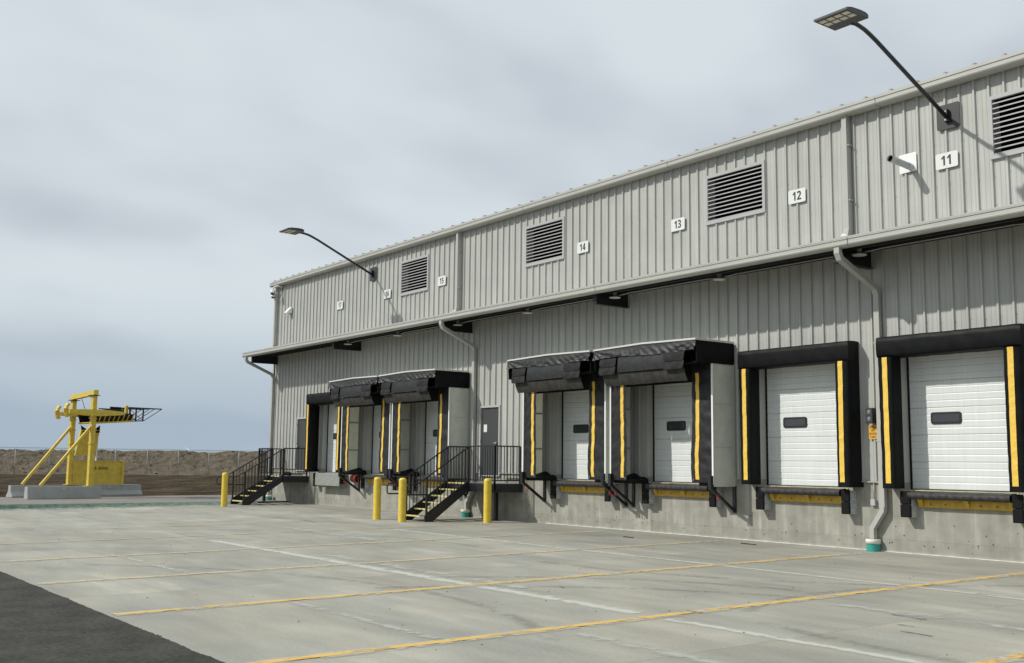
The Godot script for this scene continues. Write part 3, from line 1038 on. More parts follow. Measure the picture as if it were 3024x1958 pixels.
# ---------------------------------------------------------------- berm and fence
func build_berm_and_fence():
	var st := mb(true)
	var n1 := noise(301, 0.10, 4)
	var n2 := noise(302, 0.55, 4)
	var n3 := noise(303, 0.03, 2)
	var n4 := noise(304, 1.5, 2)
	var d := Vector3(0.215, 0, -0.977)
	var out := Vector3(-0.977, 0, -0.215)
	var base := Vector3(-118.0, 0.03, -5.0)
	var nu := 620
	var nv := 40
	var P := []
	for i in nu + 1:
		var u := lerpf(-62.0, 82.0, float(i) / nu)
		var row := []
		for j in nv + 1:
			var v := float(j) / nv
			var crest := 2.62 + 0.35 * n3.get_noise_2d(u * 1.0, 4.0) + 0.18 * n1.get_noise_2d(u * 2.2, 8.0)
			var shape := smoothstep(0.0, 0.62, v) if v < 0.62 else 1.0 - 0.75 * smoothstep(0.72, 1.0, v)
			shape = lerpf(shape, minf(v / 0.55, 1.0) if v < 0.62 else shape, 0.6)
			var p := base + d * u + out * (v * 10.5)
			var rough := n1.get_noise_2d(u, v * 10.5) * 0.15 + n2.get_noise_2d(u * 1.1, v * 10.5) * 0.28 + n4.get_noise_2d(u, v * 10.5) * 0.26
			p += -out * rough * 0.7 * shape
			p.y += crest * shape + rough * 0.28 * minf(1.0, v * 6.0)
			row.append(p)
		P.append(row)
	for i in nu:
		for j in nv:
			quad(st, P[i][j], P[i][j + 1], P[i + 1][j + 1], P[i + 1][j])
	var berm := struct(put("earth_berm", st, M.berm, self, true))
	# clods and dry tufts over the bank and along its crest
	var mm := MultiMesh.new()
	mm.transform_format = MultiMesh.TRANSFORM_3D
	var clod := SphereMesh.new()
	clod.radius = 0.5
	clod.height = 0.8
	clod.radial_segments = 7
	clod.rings = 4
	mm.mesh = clod
	mm.instance_count = 900
	for k in 900:
		var i := rng.randi_range(0, nu)
		var j := rng.randi_range(2, 25) if k % 4 else rng.randi_range(22, 29)
		var p: Vector3 = P[i][j]
		var s := rng.randf_range(0.08, 0.24) * (1.0 if k % 11 else 1.6)
		mm.set_instance_transform(k, Transform3D(Basis.from_euler(Vector3(rng.randf() * 0.6, rng.randf() * TAU, rng.randf() * 0.6)).scaled(Vector3(s, s * 0.7, s * 1.2)), p))
	var cl := MultiMeshInstance3D.new()
	cl.name = "clods"
	cl.multimesh = mm
	cl.material_override = M.clod
	cl.set_meta("kind", "stuff")
	berm.add_child(cl)
	# chain link fence
	var f := thing("chain_link_fence", "long chain link fence with galvanized posts in front of the earth berm", "fence", Vector3(-115.6, 0.05, -4.9))
	var step := d * 3.12
	var start := Vector3(-115.55, 0.05, -4.9)
	for k in range(-12, 15):
		st = mb(true)
		var p := start + step * k
		tube(st, [p, p + Vector3(0, 2.72, 0)], 0.045, 8)
		put("post", st, M.fence, f, true)
	st = mb(true)
	tube(st, [start + step * -12 + Vector3(0, 2.66, 0), start + step * 14 + Vector3(0, 2.66, 0)], 0.03, 6)
	put("top_rail", st, M.fence, f, true)
	st = mb()
	var L := 26 * 3.12
	var o := start + step * -12
	var h := 2.6
	var s := -h
	while s < L:                                    # both diagonals of the wire mesh
		for dir in [1, -1]:
			var a0 := s if dir == 1 else s + h
			var a1 := s + h if dir == 1 else s
			if minf(a0, a1) >= 0.0 and maxf(a0, a1) <= L:
				var p := o + d * a0 + Vector3(0, 0.05, 0)
				var q := o + d * a1 + Vector3(0, h, 0)
				var t := d * 0.004
				quad(st, p - t, q - t, q + t, p + t)
				quad(st, p - out * 0.004, q - out * 0.004, q + out * 0.004, p + out * 0.004)
		s += 0.16
	put("wire_mesh", st, M.mesh_wire, f).set_meta("kind", "stuff")
# ---------------------------------------------------------------- docks
func cloth_z(u: float, v: float, w: float, seed_: float) -> float:
	# folds that fan out from both top corners and sag between them
	var near := minf(u, w - u)
	var ang := atan2(v + 0.01, near + 0.04)
	var fan := sin(ang * 15.0 + seed_) * exp(-near * 1.1)
	var lean := 1.0 if u < w * 0.5 else -1.0
	var small := sin(u * 21.0 + lean * v * 30.0 + seed_ + 2.0 * sin(u * 2.3)) * 0.6 + sin(u * 37.0 - lean * v * 18.0 + seed_ * 3.0) * 0.25
	return 0.026 * fan + 0.011 * small

func dock_shelter(c: float, label: String, seed_: int) -> Node3D:
	var r := RandomNumberGenerator.new()
	r.seed = seed_
	var nz := noise(seed_ + 400, 1.6, 3)
	var t := thing("dock_shelter", label, "dock shelter", Vector3(c, 0.6, 0), "projecting dock shelters with hooded black curtains")
	var W := 1.77
	var st := mb()
	# side panels in three sheets each, with their seams
	for s in [-1, 1]:
		for k in 3:
			var y0: float = [1.20, 2.10, 3.10][k]
			var y1: float = [2.094, 3.094, 4.03][k]
			st = mb()
			quad(st, Vector3(c + s * (W - 0.016), y0, 0.05), Vector3(c + s * (W - 0.016), y1, 0.05), Vector3(c + s * (W - 0.016), y1, 0.755), Vector3(c + s * (W - 0.016), y0, 0.755))
			put("side_panel", st, M.frp, t)
		st = mb()
		for y in [1.23, 2.10, 3.10, 4.0]:               # frame bars on the inner face
			bx(st, Vector3(c + s * (W - 0.024), y - 0.022, 0.05), Vector3(c + s * (W - 0.065), y + 0.022, 0.735))
		for z in [0.05, 0.70]:
			bx(st, Vector3(c + s * (W - 0.0245), 1.20, z), Vector3(c + s * (W - 0.07), 4.03, z + 0.04))
		put("frame", st, M.gray_steel, t)
		st = mb()
		bx(st, Vector3(c + s * W, 1.25, 0.755), Vector3(c + s * (W - 0.012), 4.02, 0.772))
		bx(st, Vector3(c + s * (W + 0.002), 1.25, 0.773), Vector3(c + s * (W - 0.045), 4.02, 0.785))
		put("corner_strip", st, M.alu, t)
		st = mb()
		bx(st, Vector3(c + s * (W - 0.012), 1.22, 0.0), Vector3(c + s * (W + 0.006), 4.05, 0.055))
		put("wall_flange", st, M.trim, t)
		# curtain with its yellow stripe
		st = mb(true)
		var ny := 44
		var nx := 8
		var G := []
		for i in ny + 1:
			var y := lerpf(1.29, 4.15, float(i) / ny)
			var pull := 0.055 * exp(-pow((y - 1.75) / 0.55, 2.0)) if s > 0 else 0.015 * sin(y * 2.3 + seed_)
			var seam := 0.012 * pow(absf(sin((y - 1.3) * PI / 0.47)), 0.4) - 0.012
			var row := []
			for j in nx + 1:
				var k := float(j) / nx
				var x := lerpf(W - 0.05, 1.13 - pull, k)
				row.append(Vector3(c + s * x, y, 0.765 + seam + 0.030 * nz.get_noise_2d(x * 2.4 + s * 7.0 + y * 0.8, y * 1.8) * (1.0 - k * 0.6) + 0.03 * k))
			G.append(row)
		for i in ny:
			for j in nx:
				quad(st, G[i][j], G[i][j + 1], G[i + 1][j + 1], G[i + 1][j])
		var cu := put("side_curtain", st, M.curtain, t, true)
		st = mb()
		for i in ny - 6:
			var a: Vector3 = G[i + 1][5].lerp(G[i + 1][6], 0.75)
			var b: Vector3 = G[i + 2][5].lerp(G[i + 2][6], 0.75)
			a += Vector3(0.005 * nz.get_noise_2d(a.y * 2.0, s), 0, 0.006)
			b += Vector3(0.005 * nz.get_noise_2d(b.y * 2.0, s), 0, 0.006)
			quad(st, a + Vector3(-0.056, 0, 0), b + Vector3(-0.056, 0, 0), b + Vector3(0.056, 0, 0), a + Vector3(0.056, 0, 0))
		put("yellow_stripe", st, M.stripe, cu)
		st = mb()
		for y in [1.335, 1.36]:
			disc_z(st, Vector3(c + s * 1.17, y, 0.812), 0.012, 8)
		put("rivet", st, M.chrome, cu)
		# bracket under the shelter's outer corner
		st = mb()
		var bxp: float = c + s * (W - 0.06)
		cbox(st, Vector3(bxp - 0.045, 0.60, 0.002), Vector3(bxp + 0.045, 1.27, 0.05), 0.006)
		bx(st, Vector3(bxp - 0.04, 1.245, 0.05), Vector3(bxp + 0.04, 1.285, 0.78))
		var br := put("wall_bracket", st, M.black_steel, t)
		st = mb()
		bar(st, Vector3(bxp, 0.65, 0.05), Vector3(bxp, 1.16, 0.80), 0.055, 0.065)
		put("diagonal_brace", st, M.black_steel, br)
		st = mb()
		cbox(st, Vector3(bxp - 0.05, 1.13, 0.76), Vector3(bxp + 0.05, 1.45, 0.86), 0.008)
		put("sleeve", st, M.black_steel, br)
		st = mb(true)
		var hk := []
		for k in 9:
			var a := -PI * 0.35 + k * PI * 1.45 / 8
			hk.append(Vector3(bxp + 0.03 * s, 0.935 - 0.035 * cos(a) + 0.0, 0.60 + 0.035 * sin(a)))
		tube(st, hk, 0.011, 6)
		tube(st, [Vector3(bxp + 0.03 * s, 0.96, 0.575), Vector3(bxp + 0.03 * s, 1.03, 0.62)], 0.009, 6)
		put("hook", st, M.hook, br, true)
		# bottom draft pad between the panel and the door
		st = mb()
		var x0: float = c + s * (W - 0.08)
		var x1: float = c + s * 1.16
		quad(st, Vector3(x0, 1.30, 0.70), Vector3(x1, 1.29, 0.62), Vector3(x1, 1.32, 0.02), Vector3(x0, 1.47, 0.02))
		quad(st, Vector3(x0, 1.21, 0.70), Vector3(x1, 1.21, 0.62), Vector3(x1, 1.29, 0.62), Vector3(x0, 1.30, 0.70))
		quad(st, Vector3(x1, 1.21, 0.62), Vector3(x1, 1.21, 0.02), Vector3(x1, 1.32, 0.02), Vector3(x1, 1.29, 0.62))
		quad(st, Vector3(x0, 1.21, 0.70), Vector3(x0, 1.21, 0.02), Vector3(x0, 1.47, 0.02), Vector3(x0, 1.30, 0.70))
		quad(st, Vector3(x0, 1.21, 0.70), Vector3(x1, 1.21, 0.62), Vector3(x1, 1.21, 0.02), Vector3(x0, 1.21, 0.02))
		put("draft_pad", st, M.pad, t)
	# hood: raked roof, black side cheeks, inner head curtain
	st = mb()
	for s in [-1, 1]:
		quad(st, Vector3(c, 4.585, 1.32), Vector3(c + s * W, 4.55, 1.32), Vector3(c + s * W, 4.535, 0.04), Vector3(c, 4.57, 0.04))
		quad(st, Vector3(c, 4.575, 1.32), Vector3(c + s * W, 4.54, 1.32), Vector3(c + s * W, 4.525, 0.04), Vector3(c, 4.56, 0.04))
	put("hood_roof", st, M.frp, t)
	for s in [-1, 1]:
		st = mb()
		quad(st, Vector3(c + s * W, 4.53, 0.04), Vector3(c + s * W, 4.545, 1.31), Vector3(c + s * W, 4.02, 1.29), Vector3(c + s * W, 4.02, 0.04))
		quad(st, Vector3(c + s * (W - 0.02), 4.53, 0.04), Vector3(c + s * (W - 0.02), 4.545, 1.31), Vector3(c + s * (W - 0.02), 4.02, 1.29), Vector3(c + s * (W - 0.02), 4.02, 0.04))
		quad(st, Vector3(c + s * W, 4.02, 1.29), Vector3(c + s * W, 4.545, 1.31), Vector3(c + s * (W - 0.02), 4.545, 1.31), Vector3(c + s * (W - 0.02), 4.02, 1.29))
		put("hood_cheek", st, M.fabric, t)
		st = mb()
		quad(st, Vector3(c, 4.605, 1.34), Vector3(c + s * W, 4.57, 1.34), Vector3(c + s * W, 4.53, 1.34), Vector3(c, 4.565, 1.34))
		quad(st, Vector3(c, 4.605, 1.34), Vector3(c + s * W, 4.57, 1.34), Vector3(c + s * W, 4.57, 1.28), Vector3(c, 4.605, 1.28))
		put("edge_strip", st, M.edge, t)
		st = mb()
		bx(st, Vector3(c + s * (W + 0.004), 4.525, 0.04), Vector3(c + s * (W + 0.010), 4.572, 1.335))
		put("edge_strip", st, M.frp, t)
	st = mb()
	bx(st, Vector3(c - W + 0.03, 3.62, 0.72), Vector3(c + W - 0.03, 4.52, 0.735))
	bx(st, Vector3(c - W + 0.03, 4.03, 0.74), Vector3(c + W - 0.03, 4.045, 1.22))
	put("head_curtain", st, M.fabric, t)
	# fabric drape along the front edge
	st = mb(true)
	var D := []
	var ndx := 72
	var ndy := 9
	for i in ndx + 1:
		var u := float(i) / ndx * W * 2
		var row := []
		var edge: float = minf(u, W * 2 - u)
		var bottom := 4.30 - 0.02 * sin(u * 2.1 + seed_) + (0.03 if edge < 0.18 else 0.0) * (1.0 - edge / 0.18) - 0.05 * exp(-edge * 9.0)
		for j in ndy + 1:
			var v := float(j) / ndy
			var top := 4.545 - 0.035 * absf(u - W) / W
			var y := lerpf(top, bottom, v)
			row.append(Vector3(c - W + u, y, 1.318 + 0.045 * v + cloth_z(u, v * 0.28, W * 2, seed_ * 1.7) * minf(1.0, v * 1.6) + 0.02 * nz.get_noise_2d(u * 1.6, v * 1.5) * v))
		D.append(row)
	for i in ndx:
		for j in ndy:
			quad(st, D[i][j], D[i][j + 1], D[i + 1][j + 1], D[i + 1][j])
	put("front_drape", st, M.curtain, t, true)
	# stacked wear flaps under the drape
	for f in [[-1.47, -0.86, 4.29, 4.085, 1.375], [-1.48, -0.88, 4.085, 3.89, 1.385], [0.80, 1.47, 4.29, 4.085, 1.375], [0.79, 1.46, 4.085, 3.89, 1.385], [-0.83, 0.80, 4.30, 3.93, 1.345]]:
		st = mb(true)
		var rows := []
		for i in 6:
			var v := i / 5.0
			var y: float = lerpf(f[2], f[3], v)
			var zo: float = f[4] + 0.022 * sin(v * PI * 0.75) + 0.012 * v
			var inset := 0.03 * maxf(0.0, v - 0.75) * 4.0 if f[1] - f[0] < 1.0 else 0.0
			rows.append([Vector3(c + f[0] + inset, y, zo), Vector3(c + f[1] - inset, y, zo)])
		for i in 5:
			quad(st, rows[i][0], rows[i + 1][0], rows[i + 1][1], rows[i][1])
		bx(st, rows[5][0] - Vector3(0, 0.004, 0.014), rows[5][1])
		put("wear_flap", st, M.flap if f[1] - f[0] < 1.0 else M.curtain, t, true)
	# long slanted lower flap
	st = mb(true)
	var LF := []
	for i in 25:
		var u := i / 24.0
		var row := []
		for j in 6:
			var v := j / 5.0
			var x := lerpf(-1.42 + 0.02 * v, 1.42 + 0.0 * v, u)
			row.append(Vector3(c + x, lerpf(3.91, 3.62, v) + 0.01 * nz.get_noise_2d(x, 3.0) * v, lerpf(1.33, 1.225, v) + 0.012 * nz.get_noise_2d(x * 1.2, v) + 0.02 * sin(v * PI)))
		LF.append(row)
	for i in 24:
		for j in 5:
			quad(st, LF[i][j], LF[i][j + 1], LF[i + 1][j + 1], LF[i + 1][j])
	put("lower_flap", st, M.flap_dusty, t, true)
	return t

func dock_seal(c: float, depth: float, flare: float, label: String) -> Node3D:
	var t := thing("dock_seal", label, "dock seal", Vector3(c, 1.2, 0), "foam pad dock seals with yellow stripes")
	var nz := noise(int(absf(c) * 10.0) + 500, 2.2, 3)
	var st := mb(true)
	# head pad: a soft box with shallow dents
	var zf := depth - 0.02
	var nx := 30
	var prof := [Vector2(0.0, 4.285), Vector2(zf * 0.5, 4.29), Vector2(zf - 0.03, 4.285), Vector2(zf + 0.005, 4.262), Vector2(zf + 0.012, 4.17), Vector2(zf + 0.012, 4.05), Vector2(zf + 0.008, 3.94), Vector2(zf - 0.01, 3.885), Vector2(zf - 0.05, 3.872), Vector2(0.0, 3.872)]
	var rows := []
	for i in nx + 1:
		var x := lerpf(-1.5, 1.5, float(i) / nx)
		var row := []
		for p in prof:
			row.append(Vector3(c + x, p.y + 0.008 * nz.get_noise_2d(x, p.x + 3.0), p.x + (0.014 * nz.get_noise_2d(x * 1.4, p.y * 2.0) if p.x > 0.1 else 0.0)))
		rows.append(row)
	for i in nx:
		for j in prof.size() - 1:
			quad(st, rows[i][j], rows[i][j + 1], rows[i + 1][j + 1], rows[i + 1][j])
	put("head_pad", st, M.pad, t, true)
	for s in [-1, 1]:
		st = mb()
		var e: Array = rows[0] if s < 0 else rows[nx]
		for k in range(1, e.size() - 1):
			tri(st, e[0], e[k], e[k + 1])
		put("head_pad_end", st, M.pad, t)
	st = mb()
	bx(st, Vector3(c - 1.5, 4.288, 0.001), Vector3(c + 1.5, 4.312, 0.03))
	put("flashing", st, M.trim, t)
	for s in [-1, 1]:
		st = mb(true)
		var P := []
		var ny := 26
		for i in ny + 1:
			var v := float(i) / ny
			var y := lerpf(1.27, 3.868, v)
			var b := 0.012 * nz.get_noise_2d(y * 1.3, s * 5.0)
			var xo := 1.49 - 0.03 * (1.0 - v)
			var xi := 1.15 - 0.0 * v
			P.append([Vector3(c + s * 1.50, y, 0.0), Vector3(c + s * (xo + b), y, depth - 0.05), Vector3(c + s * (xo - 0.035), y, depth - 0.004 + b), Vector3(c + s * (xi + 0.03), y, depth + b), Vector3(c + s * (xi - b), y, depth - 0.04), Vector3(c + s * (xi + 0.07 + flare), y, 0.0)])
		for i in ny:
			for j in 5:
				quad(st, P[i][j], P[i][j + 1], P[i + 1][j + 1], P[i + 1][j])
		var sp := put("side_pad", st, M.pad, t, true)
		st = mb()
		for i in [0, ny]:
			for k in range(1, 5):
				tri(st, P[i][0], P[i][k], P[i][k + 1])
		put("pad_end", st, M.pad, sp)
		st = mb()
		for i in range(1, ny):
			var a := Vector3(c + s * (1.305 - 0.015 * (1.0 - float(i) / ny)), P[i][3].y, P[i][3].z + 0.008)
			var b := Vector3(c + s * (1.305 - 0.015 * (1.0 - float(i + 1) / ny)), P[i + 1][3].y, P[i + 1][3].z + 0.008)
			quad(st, a + Vector3(-0.057, 0, 0), b + Vector3(-0.057, 0, 0), b + Vector3(0.057, 0, 0), a + Vector3(0.057, 0, 0))
		put("yellow_stripe", st, M.stripe, sp)
	return t

func bumper(t: Node3D, x0: float, x1: float):
	var st := mb()
	bx(st, Vector3(x0 + 0.002, 0.715, 0.0), Vector3(x1 - 0.002, 1.20, 0.198))
	var g := put("bumper_bracket", st, M.galv, t)
	for k in 2:
		st = mb()
		cbox(st, Vector3(x0, 0.715 + k * 0.257, 0.20), Vector3(x1, 0.965 + k * 0.257, 0.255), 0.013)
		put("bumper_block", st, M.rubber, g)

func dock_leveler(c: float, label: String, worn := false) -> Node3D:
	var t := thing("dock_leveler", label, "dock leveler", Vector3(c, 0.7, 0), "dock levelers with rubber bumpers")
	bumper(t, c - 1.17, c - 0.945)
	bumper(t, c + 1.115, c + 1.315)
	var st := mb()
	var y0 := 0.915
	bx(st, Vector3(c - 0.88, y0, 0.002), Vector3(c + 1.10, 1.085, 0.075))
	var fb := put("front_beam", st, M.dock_yellow, t)
	st = mb()
	for x in [-0.86, 0.10, 0.98]:                   # gussets under the lip
		st = mb()
		quad(st, Vector3(c + x, y0 + 0.01, 0.078), Vector3(c + x + 0.10, y0 + 0.01, 0.078), Vector3(c + x + 0.10, 1.08, 0.16), Vector3(c + x, 1.08, 0.16))
		for e in [0.0, 0.10]:
			tri(st, Vector3(c + x + e, y0 + 0.01, 0.076), Vector3(c + x + e, 1.08, 0.076), Vector3(c + x + e, 1.08, 0.16))
		put("gusset", st, M.dock_yellow, fb)
	for x in [-0.62, -0.30, 0.42, 0.74]:
		st = mb()
		disc_z(st, Vector3(c + x, 0.985, 0.0765), 0.018, 10)
		put("bolt", st, M.black_steel, fb)
	# lip, folded, with a rounded nose
	st = mb(true)
	var prof := [Vector2(0.03, 1.235), Vector2(0.12, 1.232), Vector2(0.20, 1.222), Vector2(0.255, 1.205), Vector2(0.285, 1.175), Vector2(0.292, 1.14), Vector2(0.28, 1.105), Vector2(0.25, 1.08), Vector2(0.20, 1.072), Vector2(0.08, 1.085)]
	var nz := noise(int(absf(c) * 7.0) + 600, 1.8, 2)
	var rows := []
	for i in 25:
		var u := i / 24.0
		var row := []
		for p in prof:
			row.append(Vector3(c + lerpf(-0.99, 1.09, u), p.y + 0.006 * nz.get_noise_2d(u * 2.0, p.x * 3), p.x + 0.006 * nz.get_noise_2d(u * 3.0, p.y * 3)))
		rows.append(row)
	for i in 24:
		for j in prof.size() - 1:
			quad(st, rows[i][j], rows[i][j + 1], rows[i + 1][j + 1], rows[i + 1][j])
	put("lip", st, M.lip, t, true)
	for x in [-0.99, 1.09]:
		st = mb()
		for k in range(1, prof.size() - 1):
			tri(st, Vector3(c + x, prof[0].y, prof[0].x), Vector3(c + x, prof[k].y, prof[k].x), Vector3(c + x, prof[k + 1].y, prof[k + 1].x))
		put("lip_end", st, M.rubber, t)
	st = mb()
	bx(st, Vector3(c - 1.10, 1.20, -0.21), Vector3(c + 1.12, 1.244, 0.03))
	put("sill_plate", st, M.sill, t)
	return t

func build_docks():
	dock_seal(DOCKS[11], 0.42, 0.0, "black foam dock seal with yellow stripes under sign 11, cut by the right edge")
	dock_seal(DOCKS[12], 0.42, 0.0, "black foam dock seal with yellow stripes under sign 12, left of the traffic signal")
	dock_seal(DOCKS[17], 0.62, 0.28, "deep black dock seal nearest the far man door, half hidden by a hooded shelter")
	dock_shelter(DOCKS[13], "hooded black dock shelter under sign 13, nearest shelter beside the foam seals", 3)
	dock_shelter(DOCKS[14], "hooded black dock shelter under sign 14, right of the door with the paper notice", 4)
	dock_shelter(DOCKS[15], "hooded black dock shelter under sign 15, behind the nearer black stairs", 5)
	dock_shelter(DOCKS[16], "hooded black dock shelter under sign 16, farthest of the hooded shelters", 6)
	var where := {11: "below the foam seal at the right edge", 12: "below the foam seal left of the traffic signal", 13: "below the nearest hooded shelter under sign 13", 14: "below the hooded shelter under sign 14", 15: "behind the nearer stairs below the shelter under sign 15", 16: "behind the second bollard below the farthest hooded shelter"}
	for k in where:
		dock_leveler(DOCKS[k], "yellow dock leveler with dark lip " + where[k])
	# dock 17: the lip hangs straight down as a gray plate
	var c: float = DOCKS[17]
	var t := thing("dock_leveler", "gray dock leveler lip hanging down flat beside the far stairs", "dock leveler", Vector3(c, 0.7, 0), "dock levelers with rubber bumpers")
	var st := mb()
	cbox(st, Vector3(c - 1.0, 0.76, 0.33), Vector3(c + 1.0, 1.21, 0.365), 0.012)
	put("lip", st, M.lip_gray, t)
	st = mb()
	bx(st, Vector3(c - 1.0, 1.19, -0.2), Vector3(c + 1.0, 1.235, 0.33))
	put("deck_plate", st, M.lip_gray, t)
	for x in [-0.7, 0.0, 0.7]:
		st = mb()
		bx(st, Vector3(c + x - 0.04, 0.85, 0.002), Vector3(c + x + 0.04, 1.19, 0.32))
		put("gusset", st, M.black_steel, t)
	bumper(t, c - 1.42, c - 1.20)
	# red rounded box on the wall between the two farthest docks
	var rb := thing("red_box", "red rounded box fixed to the concrete under the farthest hooded shelter", "box", Vector3(-35.55, 0.9, 0))
	st = mb(true)
	for s in 1:
		var pr := []
		for k in 13:
			var a := PI * k / 12.0
			pr.append(Vector2(0.02 + 0.14 * sin(a), 1.06 + 0.14 * cos(a)))
		along_x(st, pr, -35.72, -35.36)
	put("shell", st, M.red, rb)

# ---------------------------------------------------------------- stairs
func stairs(called: String, label: String, sx0: float, sx1: float, lx0: float, lx1: float, zf: float, foot: float, leg: Vector2) -> Node3D:
	var top := 1.09
	var t := thing(called, label, "stairs", Vector3((sx0 + sx1) / 2, gy(foot), (zf + foot) / 2), "black steel dock stairs with yellow tread edges")
	var st := mb()
	# landing deck with its channel frame
	bx(st, Vector3(lx0 + 0.03, top - 0.04, 0.02), Vector3(lx1 - 0.03, top, zf - 0.03))
	put("landing", st, M.deck, t)
	st = mb()
	bx(st, Vector3(lx0, top - 0.25, zf - 0.03), Vector3(lx1, top - 0.005, zf))
	for x in [lx0, lx1 - 0.03]:
		bx(st, Vector3(x, top - 0.25, 0.01), Vector3(x + 0.03, top - 0.005, zf - 0.031))
	put("landing_frame", st, M.black_steel, t)
	st = mb()
	bx(st, Vector3(leg.x - 0.05, gy(leg.y), leg.y - 0.05), Vector3(leg.x + 0.05, top - 0.05, leg.y + 0.05))
	bx(st, Vector3(leg.x - 0.12, gy(leg.y), leg.y - 0.10), Vector3(leg.x + 0.12, gy(leg.y) + 0.015, leg.y + 0.10))
	put("leg", st, M.black_steel, t)
	# stringers
	var fy := gy(foot)
	for x in [sx0, sx1]:
		st = mb()
		var p := [Vector2(zf, top - 0.005), Vector2(zf, top - 0.25), Vector2(zf + 0.03, top - 0.25), Vector2(foot - 0.24, fy), Vector2(foot + 0.02, fy), Vector2(foot + 0.02, fy + 0.17), Vector2(zf + 0.02, top - 0.005)]
		along_x(st, p, x - 0.02, x + 0.02)
		along_x(st, [Vector2(zf + 0.02, top - 0.004), Vector2(foot + 0.02, fy + 0.171), Vector2(foot + 0.02, fy + 0.178), Vector2(zf + 0.02, top + 0.003)], x - 0.045, x + 0.045)
		put("stringer", st, M.black_steel, t)
	# treads
	for k in 6:
		var y := lerpf(top, fy + 0.165, k / 5.0)
		var z := lerpf(zf, foot - 0.02, k / 5.0)
		if k > 0:
			st = mb()
			bx(st, Vector3(sx0 + 0.022, y - 0.035, z - 0.27), Vector3(sx1 - 0.022, y, z - 0.05))
			put("tread", st, M.tread, t)
		st = mb()
		bx(st, Vector3(sx0 + 0.022, y - 0.035, z - 0.05), Vector3(sx1 - 0.022, y + 0.003, z + 0.01))
		put("nosing", st, M.nosing, t)
	# railings: both sides of the flight
	var slope := (top - fy - 0.165) / (foot - 0.02 - zf)
	for x in [sx0, sx1]:
		st = mb(true)
		var zk := foot + 0.28
		var yk := fy + 1.08
		var rail := [Vector3(x, top + 1.07, zf - 0.02), Vector3(x, yk + 0.02, zk - 0.04), Vector3(x, yk, zk + 0.03), Vector3(x, yk, zk + 0.28), Vector3(x, yk - 0.02, zk + 0.325), Vector3(x, yk - 0.06, zk + 0.34), Vector3(x, yk - 0.24, zk + 0.34), Vector3(x, yk - 0.28, zk + 0.325), Vector3(x, yk - 0.30, zk + 0.28), Vector3(x, yk - 0.30, foot - 0.05)]
		tube(st, rail, 0.021, 8)
		var hr := put("handrail", st, M.black_steel, t, true)
		st = mb()
		bar(st, Vector3(x, top + 0.06, zf - 0.02), Vector3(x, fy + 0.165 + 0.06, foot - 0.04), 0.02, 0.035)
		put("lower_rail", st, M.black_steel, hr)
		for z in [zf - 0.005, foot - 0.04]:
			st = mb()
			var b: float = fy + 0.165 + (foot - 0.02 - z) * slope
			var h: float = top + 1.06 - (z - zf) * (top + 1.07 - yk) / (zk - zf)
			bx(st, Vector3(x - 0.026, b - 0.05, z - 0.026), Vector3(x + 0.026, h, z + 0.026))
			put("post", st, M.black_steel, hr)
		var nb := 12
		for k in range(1, nb):
			st = mb()
			var z := lerpf(zf, foot - 0.04, float(k) / nb)
			var b: float = fy + 0.165 + (foot - 0.02 - z) * slope + 0.06
			var h: float = top + 1.06 - (z - zf) * (top + 1.07 - yk) / (zk - zf)
			bx(st, Vector3(x - 0.009, b, z - 0.009), Vector3(x + 0.009, h, z + 0.009))
			put("baluster", st, M.black_steel, hr)
	# guard rails round the landing
	var runs := []
	if sx0 - lx0 > 0.3: runs.append([Vector3(lx0 + 0.02, 0, zf - 0.02), Vector3(sx0, 0, zf - 0.02)])
	if lx1 - sx1 > 0.3: runs.append([Vector3(sx1, 0, zf - 0.02), Vector3(lx1 - 0.02, 0, zf - 0.02)])
	runs.append([Vector3(lx1 - 0.02, 0, zf - 0.021), Vector3(lx1 - 0.02, 0, 0.10)])
	runs.append([Vector3(lx0 + 0.02, 0, zf - 0.021), Vector3(lx0 + 0.02, 0, 0.10)])
	for r in runs:
		var a: Vector3 = r[0]
		var b: Vector3 = r[1]
		st = mb()
		var up := Vector3(0, top + 1.08, 0)
		bar(st, a + up, b + up, 0.04, 0.04)
		var g := put("guard_rail", st, M.black_steel, t)
		st = mb()
		bar(st, a + Vector3(0, top + 0.09, 0), b + Vector3(0, top + 0.09, 0), 0.02, 0.035)
		put("lower_rail", st, M.black_steel, g)
		for q in [a, b]:
			st = mb()
			bx(st, Vector3(q.x - 0.024, top - 0.2, q.z - 0.024), Vector3(q.x + 0.024, top + 1.08, q.z + 0.024))
			put("post", st, M.black_steel, g)
		var nb := int(a.distance_to(b) / 0.112)
		for k in range(1, nb):
			st = mb()
			var p := a.lerp(b, float(k) / nb)
			bx(st, Vector3(p.x - 0.009, top + 0.09, p.z - 0.009), Vector3(p.x + 0.009, top + 1.07, p.z + 0.009))
			put("baluster", st, M.black_steel, g)
	return t

func build_stairs():
	stairs("stairs", "black steel stairs in front of the door with the paper notice, between two bollards", -27.80, -26.66, -27.86, -25.31, 1.03, 2.50, Vector2(-26.15, 0.36))
	stairs("stairs", "farther black steel stairs at the left corner of the warehouse", -40.66, -39.52, -41.95, -39.46, 1.10, 2.70, Vector2(-41.45, 1.0))
	# dark mat roll left on the far landing
	var t := thing("mat", "small dark bundle on the far landing by its railing", "bundle", Vector3(-40.2, 1.09, 0.62))
	var st := mb(true)
	tube(st, [Vector3(-40.5, 1.17, 0.6), Vector3(-40.2, 1.18, 0.62), Vector3(-39.85, 1.165, 0.64)], 0.075, 10)
	put("roll", st, M.rubber, t, true)

